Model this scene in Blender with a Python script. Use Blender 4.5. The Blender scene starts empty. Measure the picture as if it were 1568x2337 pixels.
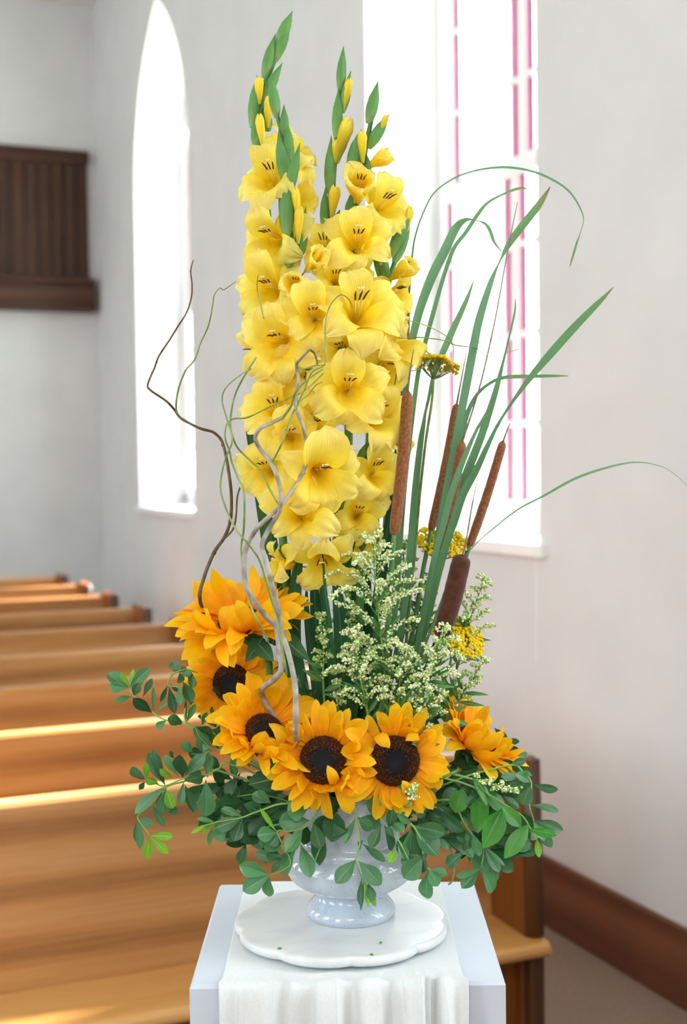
import bpy, bmesh, math, random
from math import sin, cos, pi, radians, sqrt
from mathutils import Vector, Matrix

sc = bpy.context.scene
COL = sc.collection
R = random.Random(7)

# ------------------------------------------------------------------ camera
FPX, CX, CY = 2950.0, 784.0, 1168.5
YAW, PITCH, ROLL = radians(22.5), radians(1.98), radians(0.75)
CAM = Vector((0, 0, 1.62))
F0 = Vector((sin(YAW), cos(YAW), 0)); R0 = Vector((cos(YAW), -sin(YAW), 0)); UP = Vector((0, 0, 1))
fw = F0 * cos(PITCH) - UP * sin(PITCH)
u0 = UP * cos(PITCH) + F0 * sin(PITCH)
rt = R0 * cos(ROLL) - u0 * sin(ROLL)
uu = R0 * sin(ROLL) + u0 * cos(ROLL)
cd = bpy.data.cameras.new('camera'); cam = bpy.data.objects.new('camera', cd); COL.objects.link(cam)
cam.matrix_world = Matrix(((rt.x, uu.x, -fw.x, CAM.x), (rt.y, uu.y, -fw.y, CAM.y), (rt.z, uu.z, -fw.z, CAM.z), (0, 0, 0, 1)))
cd.sensor_fit = 'VERTICAL'; cd.sensor_height = 36.0; cd.lens = 36.0 * FPX / 2337.0
cd.clip_start = 0.05; cd.clip_end = 200
cd.dof.use_dof = True; cd.dof.focus_distance = 1.76; cd.dof.aperture_fstop = 3.8
sc.camera = cam

# ------------------------------------------------------------------ world, sun, lights, exposure
w = bpy.data.worlds.new('sky'); sc.world = w; w.use_nodes = True
bg = w.node_tree.nodes['Background']
bg.inputs['Color'].default_value = (0.86, 0.94, 1.0, 1); bg.inputs['Strength'].default_value = 8.0

sd = bpy.data.lights.new('sun', 'SUN'); sun = bpy.data.objects.new('sun', sd); COL.objects.link(sun)
sd.energy = 40.0; sd.angle = radians(7); sd.color = (1.0, 0.92, 0.80)
sun.rotation_euler = Vector((-1.0, -0.47, -1.22)).to_track_quat('-Z', 'Y').to_euler()
sun.location = (8, 8, 8)


def area(name, loc, direction, sx, sy, energy, color=(1, 1, 1), portal=False):
    d = bpy.data.lights.new(name, 'AREA'); d.shape = 'RECTANGLE'; d.size = sx; d.size_y = sy
    d.energy = energy; d.color = color
    o = bpy.data.objects.new(name, d); COL.objects.link(o); o.location = loc
    o.rotation_euler = Vector(direction).to_track_quat('-Z', 'Y').to_euler()
    if portal: d.cycles.is_portal = True
    return o


# daylight of the windows in the opposite wall (none of them in the picture)
for k, y in enumerate((-2.0, 1.6, 5.2, 8.8)):
    area('window_daylight', (-4.9, y, 3.0), (1, 0, -0.05), 1.5, 3.4, 54, (0.91, 0.96, 1.0))
area('front_fill', (-1.2, -3.9, 4.7), (0.1, 1, -0.5), 3.6, 1.7, 92, (1.0, 0.985, 0.96))  # soft fill lamp added behind the camera to brighten the flowers from the front
for y in (0.27, 4.67, 9.07):
    area('window_portal', (2.86, y, 3.1), (-1, 0, 0), 1.5, 3.8, 1, portal=True)

vs = sc.view_settings
vs.view_transform = 'Standard'; vs.look = 'None'; vs.exposure = 0.9; vs.gamma = 1.0; vs.use_curve_mapping = False
try:
    sc.cycles.use_denoising = True
    sc.cycles.max_bounces = 10; sc.cycles.diffuse_bounces = 6; sc.cycles.transparent_max_bounces = 16
    sc.cycles.sample_clamp_indirect = 6.0
    sc.cycles.caustics_reflective = False; sc.cycles.caustics_refractive = False
except Exception:
    pass

# ------------------------------------------------------------------ geometry helpers
D0 = 1.81


def P(px, py, dz=0.0, d=None):
    """world point seen at pixel (px,py), d metres ahead of the camera (default the vase axis depth + dz)"""
    d = (D0 + dz) if d is None else d
    v = fw + rt * ((px - CX) / FPX) - uu * ((py - CY) / FPX)
    return CAM + v * (d / v.dot(F0))


def V(x, y, z):
    """direction: x right, y up, z towards the viewer's side of the pedestal"""
    return R0 * x + UP * y - F0 * z


PXM = D0 / FPX


class MB:
    def __init__(s):
        s.v = []; s.f = []; s.uv = []; s.mi = []

    def vert(s, p, uv=(0, 0)):
        s.v.append(Vector(p)); s.uv.append(uv); return len(s.v) - 1

    def face(s, idx, m=0):
        s.f.append(tuple(idx)); s.mi.append(m)

    def grid(s, rows, uvs=None, m=0, close=False):
        n = len(rows[0]); base = len(s.v)
        for i, row in enumerate(rows):
            for j, p in enumerate(row):
                s.vert(p, uvs[i][j] if uvs else (j / max(1, n - 1), i / max(1, len(rows) - 1)))
        for i in range(len(rows) - 1):
            for j in range(n if close else n - 1):
                a = base + i * n + j; b = base + i * n + (j + 1) % n
                s.face((a, b, b + n, a + n), m)
        return base

    def box(s, lo, hi, m=0):
        x0, y0, z0 = lo; x1, y1, z1 = hi
        b = [s.vert(p) for p in ((x0, y0, z0), (x1, y0, z0), (x1, y1, z0), (x0, y1, z0), (x0, y0, z1), (x1, y0, z1), (x1, y1, z1), (x0, y1, z1))]
        for q in ((0, 3, 2, 1), (4, 5, 6, 7), (0, 1, 5, 4), (1, 2, 6, 5), (2, 3, 7, 6), (3, 0, 4, 7)):
            s.face([b[i] for i in q], m)

    def tube(s, pts, rad, n=8, m=0, cap=True):
        pts = [Vector(p) for p in pts]
        k = len(pts)
        if not hasattr(rad, '__len__'): rad = [rad] * k
        T = []
        for i in range(k):
            t = pts[min(i + 1, k - 1)] - pts[max(i - 1, 0)]
            T.append(t.normalized() if t.length > 1e-9 else Vector((0, 0, 1)))
        nrm = T[0].orthogonal().normalized(); rows = []; uvs = []
        for i in range(k):
            nrm = (nrm - T[i] * nrm.dot(T[i])).normalized(); b = T[i].cross(nrm)
            rows.append([pts[i] + (nrm * cos(2 * pi * j / n) + b * sin(2 * pi * j / n)) * rad[i] for j in range(n)])
            uvs.append([(j / n, i / (k - 1)) for j in range(n)])
        base = s.grid(rows, uvs, m, True)
        if cap:
            s.face([base + j for j in range(n)][::-1], m)
            s.face([base + (k - 1) * n + j for j in range(n)], m)

    def add(s, tv, tf, M, m=0):
        b = len(s.v)
        for p in tv: s.vert(M @ p if isinstance(M, Matrix) else p * M[1] + M[0])
        for f in tf: s.face([b + i for i in f], m)

    def mesh(s, name, mats, org=None, smooth=True):
        me = bpy.data.meshes.new(name)
        o = org if org is not None else Vector((0, 0, 0))
        me.from_pydata([p - o for p in s.v], [], s.f)
        for q in (mats if isinstance(mats, (list, tuple)) else [mats]): me.materials.append(q)
        me.polygons.foreach_set('material_index', s.mi)
        if smooth: me.polygons.foreach_set('use_smooth', [True] * len(s.f))
        ul = me.uv_layers.new(name='UVMap')
        li = [0.0] * (2 * len(me.loops))
        for k, l in enumerate(me.loops):
            li[2 * k], li[2 * k + 1] = s.uv[l.vertex_index]
        ul.data.foreach_set('uv', li)
        me.update()
        return me


def setp(o, label=None, cat=None, group=None, kind=None):
    for k, v in (('label', label), ('category', cat), ('group', group), ('kind', kind)):
        if v: o[k] = v
    return o


def thing(name, loc, label, cat, group=None):
    o = bpy.data.objects.new(name, None); COL.objects.link(o); o.location = loc; o.empty_display_size = 0.02
    return setp(o, label, cat, group)


def part(name, mb, mats, parent=None, smooth=True, org=None):
    """link a mesh; under a parent its verts are given in world space (parents are never rotated)"""
    if parent is not None:
        org = wloc(parent)
    elif org is None:
        org = Vector((0, 0, 0))
    o = bpy.data.objects.new(name, mb.mesh(name, mats, org, smooth)); COL.objects.link(o)
    if parent is not None: o.parent = parent
    else: o.location = org
    return o


def wloc(o):
    p = Vector(o.location)
    while o.parent is not None:
        o = o.parent; p = p + Vector(o.location)
    return p


def inst(name, me, parent, M):
    """a part that shares mesh data, placed by a world matrix (parent unrotated)"""
    o = bpy.data.objects.new(name, me); COL.objects.link(o); o.parent = parent
    o.matrix_basis = Matrix.Translation(-wloc(parent)) @ M
    return o


def bevel(o, wd=0.004, seg=2):
    b = o.modifiers.new('bevel', 'BEVEL'); b.width = wd; b.segments = seg; b.limit_method = 'ANGLE'
    return o


def frame(z, up, loc, s=1.0):
    z = z.normalized(); x = up.cross(z)
    if x.length < 1e-4: x = z.orthogonal()
    x.normalize(); y = z.cross(x)
    return Matrix(((x.x * s, y.x * s, z.x * s, loc.x), (x.y * s, y.y * s, z.y * s, loc.y), (x.z * s, y.z * s, z.z * s, loc.z), (0, 0, 0, 1)))


def yframe(y, nz, loc, s=1.0, sx=None):
    """y along the leaf, z about nz"""
    y = y.normalized(); x = y.cross(nz)
    if x.length < 1e-4: x = y.orthogonal()
    x.normalize(); z = x.cross(y); sx = s if sx is None else sx
    return Matrix(((x.x * sx, y.x * s, z.x * s, loc.x), (x.y * sx, y.y * s, z.y * s, loc.y), (x.z * sx, y.z * s, z.z * s, loc.z), (0, 0, 0, 1)))


def crom(pts, k=6):
    """smooth curve through points (tuples or Vectors of any length)"""
    pts = [tuple(p) for p in pts]
    q = [pts[0]] + pts + [pts[-1]]; out = []
    for i in range(1, len(q) - 2):
        p0, p1, p2, p3 = q[i - 1], q[i], q[i + 1], q[i + 2]
        for j in range(k):
            t = j / k
            out.append(tuple(0.5 * (2 * b + (c - a) * t + (2 * a - 5 * b + 4 * c - d) * t * t + (3 * b - a - 3 * c + d) * t ** 3)
                             for a, b, c, d in zip(p0, p1, p2, p3)))
    out.append(pts[-1])
    return out


def lerp(tab, t):
    for (a, x), (b, y) in zip(tab, tab[1:]):
        if t <= b: return x + (y - x) * (t - a) / (b - a)
    return tab[-1][1]


def ico(sub):
    bm = bmesh.new(); bmesh.ops.create_icosphere(bm, subdivisions=sub, radius=1)
    v = [q.co.copy() for q in bm.verts]; f = [[q.index for q in g.verts] for g in bm.faces]; bm.free(); return v, f


ICO1, ICO2 = ico(1), ico(2)


def lathe(mb, prof, c, n=48, m=0):
    rows = [[Vector((c[0] + r * cos(2 * pi * j / n), c[1] + r * sin(2 * pi * j / n), c[2] + z)) for j in range(n)] for r, z in prof]
    mb.grid(rows, None, m, True)


# ------------------------------------------------------------------ materials
def newmat(name):
    m = bpy.data.materials.new(name); m.use_nodes = True
    nt = m.node_tree; nt.nodes.clear(); out = nt.nodes.new('ShaderNodeOutputMaterial')
    return m, nt, out


def nd(nt, typ, **kw):
    n = nt.nodes.new(typ)
    for k, v in kw.items():
        if k.startswith('i_'): n.inputs[k[2:].replace('_', ' ')].default_value = v
        else: setattr(n, k, v)
    return n


def ramp(nt, fac, stops):
    r = nd(nt, 'ShaderNodeValToRGB'); e = r.color_ramp.elements
    while len(e) < len(stops): e.new(0.5)
    for q, (p, c) in zip(e, stops): q.position = p; q.color = (*c, 1)
    nt.links.new(fac, r.inputs[0]); return r.outputs[0]


def srgb(r, g, b):
    return tuple(((c / 255 + 0.055) / 1.055) ** 2.4 if c > 10 else c / 255 / 12.92 for c in (r, g, b))


def noise(nt, scale, detail=3, vec=None, rough=0.5):
    n = nd(nt, 'ShaderNodeTexNoise'); n.inputs['Scale'].default_value = scale; n.inputs['Detail'].default_value = detail
    n.inputs['Roughness'].default_value = rough
    if vec is not None: nt.links.new(vec, n.inputs['Vector'])
    return n.outputs['Fac']


def objco(nt, scale=(1, 1, 1), rand=False):
    tc = nd(nt, 'ShaderNodeTexCoord'); mp = nd(nt, 'ShaderNodeMapping'); mp.inputs['Scale'].default_value = scale
    nt.links.new(tc.outputs['Object'], mp.inputs['Vector'])
    if rand:
        oi = nd(nt, 'ShaderNodeObjectInfo'); mu = nd(nt, 'ShaderNodeMath', operation='MULTIPLY'); mu.inputs[1].default_value = 40
        nt.links.new(oi.outputs['Random'], mu.inputs[0])
        cx = nd(nt, 'ShaderNodeCombineXYZ'); nt.links.new(mu.outputs[0], cx.inputs[0]); nt.links.new(mu.outputs[0], cx.inputs[1])
        nt.links.new(cx.outputs[0], mp.inputs['Location'])
    return mp.outputs[0]


def bump(nt, h, strength, dist=0.01):
    b = nd(nt, 'ShaderNodeBump'); b.inputs['Strength'].default_value = strength; b.inputs['Distance'].default_value = dist
    nt.links.new(h, b.inputs['Height']); return b.outputs[0]


def simple(name, c0, c1, scale, rough=0.6, spec=0.3, detail=3, bmp=0.0, bdist=0.002, vscale=(1, 1, 1), lo=0.35, hi=0.65, coat=0, rand=False, bscale=None, sheen=0):
    m, nt, out = newmat(name)
    co = objco(nt, vscale, rand); f = noise(nt, scale, detail, co)
    b = nd(nt, 'ShaderNodeBsdfPrincipled'); b.inputs['Roughness'].default_value = rough
    b.inputs['Specular IOR Level'].default_value = spec; b.inputs['Coat Weight'].default_value = coat
    if coat: b.inputs['Coat Roughness'].default_value = 0.12
    if sheen: b.inputs['Sheen Weight'].default_value = sheen
    nt.links.new(ramp(nt, f, [(lo, c0), (hi, c1)]), b.inputs['Base Color'])
    if bmp:
        h = noise(nt, bscale, 2, co) if bscale else f
        nt.links.new(bump(nt, h, bmp, bdist), b.inputs['Normal'])
    nt.links.new(b.outputs[0], out.inputs[0]); return m


def wood(name, dark, mid, light, rough=0.3, coat=0.25, axis=0, scale=1.0, spec=0.4):
    m, nt, out = newmat(name)
    sc3 = [9 * scale] * 3; sc3[axis] = 0.7 * scale
    co = objco(nt, tuple(sc3), True)
    warp = noise(nt, 1.1, 3, co)
    w1 = nd(nt, 'ShaderNodeTexWave', wave_type='BANDS', bands_direction='Z' if axis != 2 else 'X')
    w1.inputs['Scale'].default_value = 0.22; w1.inputs['Distortion'].default_value = 14; w1.inputs['Detail'].default_value = 2.5
    w1.inputs['Detail Scale'].default_value = 0.8
    nt.links.new(co, w1.inputs['Vector'])
    fine3 = [70 * scale] * 3; fine3[axis] = 2.0 * scale
    fine = noise(nt, 1.5, 4, objco(nt, tuple(fine3), True), 0.6)
    mx = nd(nt, 'ShaderNodeMix'); mx.inputs[0].default_value = 0.6
    nt.links.new(w1.outputs['Fac'], mx.inputs[2]); nt.links.new(warp, mx.inputs[3])
    mx2 = nd(nt, 'ShaderNodeMix'); mx2.inputs[0].default_value = 0.35
    nt.links.new(mx.outputs[0], mx2.inputs[2]); nt.links.new(fine, mx2.inputs[3])
    b = nd(nt, 'ShaderNodeBsdfPrincipled'); b.inputs['Roughness'].default_value = rough
    b.inputs['Coat Weight'].default_value = coat; b.inputs['Coat Roughness'].default_value = 0.2
    b.inputs['Specular IOR Level'].default_value = spec
    nt.links.new(ramp(nt, mx2.outputs[0], [(0.22, dark), (0.5, mid), (0.8, light)]), b.inputs['Base Color'])
    nt.links.new(bump(nt, fine, 0.15, 0.002), b.inputs['Normal'])
    nt.links.new(b.outputs[0], out.inputs[0]); return m


def leafy(name, stops, axis='v', rib=None, rough=0.45, spec=0.4, trans=0.3, tcol=None, vary=0.25, stripes=0, nscale=7, ribw=0.05):
    """thin plant tissue: colour runs along (v) or across (u) the UV, a pale midrib, part of the light passes through"""
    m, nt, out = newmat(name)
    uvn = nd(nt, 'ShaderNodeUVMap'); sp = nd(nt, 'ShaderNodeSeparateXYZ'); nt.links.new(uvn.outputs[0], sp.inputs[0])
    col = ramp(nt, sp.outputs[1 if axis == 'v' else 0], stops)
    oi = nd(nt, 'ShaderNodeObjectInfo')
    hs = nd(nt, 'ShaderNodeHueSaturation')
    va = nd(nt, 'ShaderNodeMapRange'); va.inputs[3].default_value = 1 - vary; va.inputs[4].default_value = 1 + vary
    nt.links.new(oi.outputs['Random'], va.inputs[0]); nt.links.new(va.outputs[0], hs.inputs['Value']); nt.links.new(col, hs.inputs['Color'])
    col = hs.outputs[0]
    f = noise(nt, nscale, 3, objco(nt, (1, 1, 1), True))
    mxn = nd(nt, 'ShaderNodeMix', data_type='RGBA', blend_type='MULTIPLY'); mxn.inputs[0].default_value = 0.5
    nt.links.new(col, mxn.inputs[6]); nt.links.new(ramp(nt, f, [(0.3, (0.86, 0.86, 0.86)), (0.7, (1.1, 1.1, 1.1))]), mxn.inputs[7])
    col = mxn.outputs[2]
    b = nd(nt, 'ShaderNodeBsdfPrincipled'); b.inputs['Roughness'].default_value = rough; b.inputs['Specular IOR Level'].default_value = spec
    if rib:
        ab = nd(nt, 'ShaderNodeMath', operation='SUBTRACT'); ab.inputs[1].default_value = 0.5; nt.links.new(sp.outputs[0], ab.inputs[0])
        a2 = nd(nt, 'ShaderNodeMath', operation='ABSOLUTE'); nt.links.new(ab.outputs[0], a2.inputs[0])
        rr = ramp(nt, a2.outputs[0], [(ribw * 0.3, (1, 1, 1)), (ribw, (0, 0, 0))])
        mr = nd(nt, 'ShaderNodeMix', data_type='RGBA'); nt.links.new(rr, mr.inputs[0]); nt.links.new(col, mr.inputs[6]); mr.inputs[7].default_value = (*rib, 1)
        col = mr.outputs[2]
    if stripes:
        wv = nd(nt, 'ShaderNodeTexWave', wave_type='BANDS', bands_direction='X'); wv.inputs['Scale'].default_value = stripes
        wv.inputs['Distortion'].default_value = 1.0
        nt.links.new(uvn.outputs[0], wv.inputs['Vector']); nt.links.new(bump(nt, wv.outputs['Fac'], 0.35, 0.0012), b.inputs['Normal'])
    nt.links.new(col, b.inputs['Base Color'])
    t = nd(nt, 'ShaderNodeBsdfTranslucent')
    if tcol:
        mt = nd(nt, 'ShaderNodeMix', data_type='RGBA', blend_type='MIX'); mt.inputs[0].default_value = 0.6
        nt.links.new(col, mt.inputs[6]); mt.inputs[7].default_value = (*tcol, 1); nt.links.new(mt.outputs[2], t.inputs[0])
    else:
        nt.links.new(col, t.inputs[0])
    ms = nd(nt, 'ShaderNodeMixShader'); ms.inputs[0].default_value = trans
    nt.links.new(b.outputs[0], ms.inputs[1]); nt.links.new(t.outputs[0], ms.inputs[2]); nt.links.new(ms.outputs[0], out.inputs[0])
    return m


def glass(name, tint, gloss=0.06):
    m, nt, out = newmat(name)
    t = nd(nt, 'ShaderNodeBsdfTransparent'); t.inputs[0].default_value = (*tint, 1)
    g = nd(nt, 'ShaderNodeBsdfGlossy'); g.inputs['Roughness'].default_value = 0.05
    ms = nd(nt, 'ShaderNodeMixShader'); ms.inputs[0].default_value = gloss
    nt.links.new(t.outputs[0], ms.inputs[1]); nt.links.new(g.outputs[0], ms.inputs[2]); nt.links.new(ms.outputs[0], out.inputs[0])
    return m


M = {}
M['plaster'] = simple('plaster', (0.62, 0.63, 0.635), (0.655, 0.665, 0.67), 3.0, 0.75, 0.2, bmp=0.05, bscale=90)
M['ceiling'] = simple('ceiling_paint', (0.70, 0.71, 0.70), (0.74, 0.75, 0.74), 2.0, 0.8, 0.2)
M['carpet'] = simple('carpet', srgb(122, 98, 84), srgb(148, 122, 106), 120, 0.95, 0.1, detail=5, bmp=0.6, bdist=0.004, sheen=0.2)
M['frame'] = simple('window_paint', (0.80, 0.80, 0.80), (0.86, 0.86, 0.86), 8, 0.4, 0.4)
M['glass'] = glass('clear_glass', (0.96, 0.98, 0.98))
M['pink'] = glass('pink_glass', (0.29, 0.095, 0.20), 0.02)
M['lawn'] = simple('outdoor_ground', (0.45, 0.52, 0.40), (0.55, 0.60, 0.48), 1.5, 0.9, 0.1)
M['oak'] = wood('oak_pew', srgb(120, 76, 40), srgb(170, 119, 68), srgb(196, 149, 98), 0.3, 0.2)
M['oak_seat'] = wood('oak_seat', srgb(160, 104, 52), srgb(198, 146, 82), srgb(216, 168, 104), 0.33, 0.15)
M['oak_end'] = wood('oak_end', srgb(92, 50, 16), srgb(124, 70, 24), srgb(146, 88, 34), 0.35, 0.12, axis=2)
M['oak_dark'] = wood('dark_stained_oak', srgb(50, 28, 14), srgb(74, 44, 24), srgb(92, 56, 30), 0.4, 0.1, axis=2)
M['base'] = wood('walnut_baseboard', srgb(72, 40, 24), srgb(104, 62, 40), srgb(126, 78, 52), 0.4, 0.1, axis=1)
M['panel'] = wood('dark_panel', srgb(38, 24, 16), srgb(62, 40, 27), srgb(84, 56, 38), 0.5, 0.05, axis=2, spec=0.25)
M['panel_h'] = wood('dark_rail', srgb(44, 27, 19), srgb(70, 44, 31), srgb(92, 60, 44), 0.5, 0.05, axis=0, spec=0.25)
M['pedestal'] = simple('pedestal_paint', (0.55, 0.605, 0.70), (0.59, 0.645, 0.735), 6, 0.5, 0.3)
M['cloth'] = simple('white_cotton', (0.68, 0.72, 0.735), (0.72, 0.76, 0.77), 300, 0.85, 0.15, bmp=0.08, bdist=0.0004, sheen=0.2)
M['marble'] = simple('white_marble', (0.54, 0.57, 0.59), (0.68, 0.70, 0.70), 9, 0.28, 0.45, detail=7, vscale=(1, 2.2, 1), lo=0.25, hi=0.48)


def vase_mat():
    m, nt, out = newmat('speckled_glaze')
    co = objco(nt); f = noise(nt, 420, 2, co); big = noise(nt, 14, 3, co)
    b = nd(nt, 'ShaderNodeBsdfPrincipled'); b.inputs['Roughness'].default_value = 0.08; b.inputs['Coat Weight'].default_value = 0.4
    base = ramp(nt, big, [(0.3, srgb(178, 191, 205)), (0.7, srgb(192, 204, 216))])
    sp = ramp(nt, f, [(0.66, (0, 0, 0)), (0.74, (1, 1, 1))])
    mx = nd(nt, 'ShaderNodeMix', data_type='RGBA'); nt.links.new(sp, mx.inputs[0]); nt.links.new(base, mx.inputs[6])
    mx.inputs[7].default_value = (*srgb(92, 104, 120), 1)
    nt.links.new(mx.outputs[2], b.inputs['Base Color']); nt.links.new(b.outputs[0], out.inputs[0]); return m


M['vase'] = vase_mat()
GL = [(0.0, srgb(240, 214, 40)), (0.34, srgb(253, 226, 44)), (0.6, srgb(255, 238, 100)), (1.0, srgb(255, 245, 160))]
M['tepal'] = leafy('gladiolus_tepal', GL, 'v', None, 0.45, 0.3, 0.5, vary=0.05, stripes=5, nscale=3)
M['ybud'] = leafy('yellow_bud', [(0, srgb(206, 206, 80)), (0.5, srgb(250, 222, 50)), (1, srgb(255, 234, 90))], 'v', None, 0.5, 0.25, 0.35, vary=0.08, stripes=7, nscale=30)
M['glad_green'] = leafy('gladiolus_green', [(0, srgb(150, 190, 120)), (0.35, srgb(104, 158, 84)), (1, srgb(92, 146, 70))], 'v', None, 0.45, 0.35, 0.2, vary=0.12, stripes=9)
M['glad_stem'] = leafy('gladiolus_stem', [(0, srgb(66, 118, 52)), (1, srgb(84, 140, 64))], 'v', None, 0.4, 0.4, 0.05, vary=0.1)
M['sword'] = leafy('sword_leaf', [(0, srgb(34, 84, 50)), (0.5, srgb(48, 106, 66)), (1, srgb(64, 120, 70))], 'v', srgb(80, 132, 84), 0.4, 0.4, 0.2, vary=0.25, stripes=10)
M['anther'] = simple('anther', srgb(70, 36, 40), srgb(104, 60, 52), 200, 0.6)
M['filament'] = simple('filament', srgb(240, 226, 140), srgb(250, 240, 190), 60, 0.5)
SP = [(0.0, srgb(255, 164, 4)), (0.35, srgb(255, 186, 6)), (0.8, srgb(255, 202, 14)), (1.0, srgb(255, 214, 44))]
M['petal'] = leafy('sunflower_petal', SP, 'v', None, 0.5, 0.25, 0.38, vary=0.06, stripes=4, nscale=4)
M['sepal'] = leafy('sepal_green', [(0, srgb(58, 104, 50)), (1, srgb(74, 124, 66))], 'v', srgb(110, 150, 90), 0.6, 0.2, 0.15)
M['sun_stem'] = simple('sunflower_stem', srgb(74, 110, 48), srgb(104, 140, 68), 90, 0.6, 0.2, bmp=0.3, bdist=0.0006)
M['sun_leaf'] = leafy('sunflower_leaf', [(0, srgb(52, 98, 62)), (1, srgb(70, 120, 78))], 'v', srgb(120, 160, 110), 0.6, 0.25, 0.2)


def disc_mat(name, k):
    m, nt, out = newmat(name)
    tc = nd(nt, 'ShaderNodeTexCoord'); ln = nd(nt, 'ShaderNodeVectorMath', operation='LENGTH')
    mp = nd(nt, 'ShaderNodeMapping'); mp.inputs['Scale'].default_value = (1, 1, 0); nt.links.new(tc.outputs['Object'], mp.inputs[0])
    nt.links.new(mp.outputs[0], ln.inputs[0])
    base = ramp(nt, ln.outputs['Value'], [(0.2, srgb(16, 16, 22)), (0.48, srgb(18, 12, 10)), (0.66, srgb(52, 26, 12)), (1.0, srgb(84, 42, 16))])
    f = noise(nt, 13, 4, tc.outputs['Object'], 0.75)
    sp = ramp(nt, f, [(0.54, (0, 0, 0)), (0.68, (1, 1, 1))])
    ring = ramp(nt, ln.outputs['Value'], [(0.38, (0, 0, 0)), (0.6, (k, k, k)), (1.0, (k * .6, k * .6, k * .6))])
    mul = nd(nt, 'ShaderNodeMix', data_type='RGBA', blend_type='MULTIPLY'); mul.inputs[0].default_value = 1
    nt.links.new(sp, mul.inputs[6]); nt.links.new(ring, mul.inputs[7])
    mx = nd(nt, 'ShaderNodeMix', data_type='RGBA'); nt.links.new(mul.outputs[2], mx.inputs[0]); nt.links.new(base, mx.inputs[6])
    mx.inputs[7].default_value = (*srgb(206, 128, 30), 1)
    b = nd(nt, 'ShaderNodeBsdfPrincipled'); b.inputs['Roughness'].default_value = 0.6; b.inputs['Specular IOR Level'].default_value = 0.2
    nt.links.new(mx.outputs[2], b.inputs['Base Color']); nt.links.new(b.outputs[0], out.inputs[0]); return m


M['disc'] = disc_mat('sunflower_disc', 0.9)
M['spike'] = simple('cattail_velvet', srgb(116, 72, 44), srgb(146, 97, 62), 260, 0.9, 0.1, bmp=0.5, bdist=0.0012, sheen=0.3)
M['spike_dark'] = simple('dark_cattail_velvet', srgb(66, 38, 26), srgb(84, 50, 32), 120, 0.9, 0.1, bmp=0.5, bdist=0.0012, sheen=0.25)
M['reed'] = leafy('reed_stem', [(0, srgb(84, 130, 74)), (1, srgb(108, 150, 92))], 'v', None, 0.45, 0.35, 0.05)
M['reed_tip'] = simple('reed_tip', srgb(110, 96, 84), srgb(140, 122, 100), 90, 0.7)
M['blade'] = leafy('cattail_blade', [(0, srgb(88, 138, 88)), (0.55, srgb(98, 150, 106)), (0.9, srgb(104, 154, 96)), (0.955, srgb(124, 140, 80)), (0.985, srgb(128, 92, 64)), (1, srgb(120, 86, 64))], 'v', None, 0.4, 0.4, 0.14, vary=0.15, stripes=8)
M['yarrow'] = simple('yarrow_yellow', srgb(198, 166, 8), srgb(230, 202, 36), 300, 0.8, 0.1)
M['yarrow_stem'] = simple('yarrow_stem', srgb(96, 124, 70), srgb(128, 150, 92), 60, 0.7, 0.2)
M['cream'] = simple('cream_floret', srgb(214, 226, 170), srgb(240, 244, 212), 200, 0.8, 0.1)
M['budgreen'] = simple('green_floret', srgb(132, 174, 80), srgb(178, 206, 118), 200, 0.8, 0.1)
M['gr_stem'] = simple('spray_stem', srgb(88, 132, 60), srgb(124, 164, 84), 60, 0.6, 0.2)
M['gr_leaf'] = leafy('spray_leaf', [(0, srgb(66, 118, 60)), (1, srgb(90, 146, 76))], 'v', srgb(140, 180, 110), 0.5, 0.3, 0.3)
BL = [(0, srgb(66, 120, 72)), (0.5, srgb(70, 126, 78)), (1, srgb(78, 134, 84))]
M['bap'] = leafy('bluegreen_leaf', BL, 'v', srgb(122, 168, 126), 0.36, 0.5, 0.25, vary=0.3, ribw=0.022)
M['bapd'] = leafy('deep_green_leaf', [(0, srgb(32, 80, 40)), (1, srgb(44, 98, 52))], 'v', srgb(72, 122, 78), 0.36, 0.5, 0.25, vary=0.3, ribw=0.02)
M['bapl'] = leafy('young_leaf', [(0, srgb(112, 176, 40)), (1, srgb(126, 190, 48))], 'v', srgb(170, 214, 100), 0.42, 0.4, 0.4, vary=0.12, ribw=0.035)
M['rus'] = leafy('glossy_leaf', [(0, srgb(62, 132, 52)), (1, srgb(78, 150, 60))], 'v', srgb(100, 166, 82), 0.16, 0.6, 0.35, vary=0.25, stripes=6, ribw=0.025, tcol=srgb(60, 190, 30))
M['sprig'] = leafy('sprig_stem', [(0, srgb(120, 166, 84)), (1, srgb(136, 184, 96))], 'v', None, 0.45, 0.3, 0.05)
M['willow'] = simple('willow_bark', srgb(128, 122, 110), srgb(178, 174, 164), 60, 0.45, 0.4, detail=5, bmp=0.3, bdist=0.0006)
M['willow_d'] = simple('dark_willow_bark', srgb(78, 66, 46), srgb(108, 96, 64), 60, 0.5, 0.35, detail=5, bmp=0.3, bdist=0.0006)
M['willow_g'] = simple('green_willow_bark', srgb(104, 128, 62), srgb(146, 168, 92), 40, 0.45, 0.35, detail=4)

# ------------------------------------------------------------------ the room
WX, WT = 2.375, 0.46            # window wall face and thickness
YB, YF, XL, ZC = 11.27, -4.0, -5.0, 5.62
WINS = [(0.27, 0.73), (4.67, 0.735), (9.09, 0.755)]
SILL, SPRING, RISE = 1.335, 3.70, 1.27


def arch_pts(yc, hw, n=14):
    rad = (RISE ** 2 + hw ** 2) / (2 * hw); pts = []
    for i in range(n + 1):
        z = RISE * sin(pi / 2 * i / n)
        pts.append((yc - (hw - (rad - sqrt(max(0, rad * rad - z * z)))), SPRING + z))
    return pts + [(2 * yc - y, z) for y, z in pts[-2::-1]]


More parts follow.
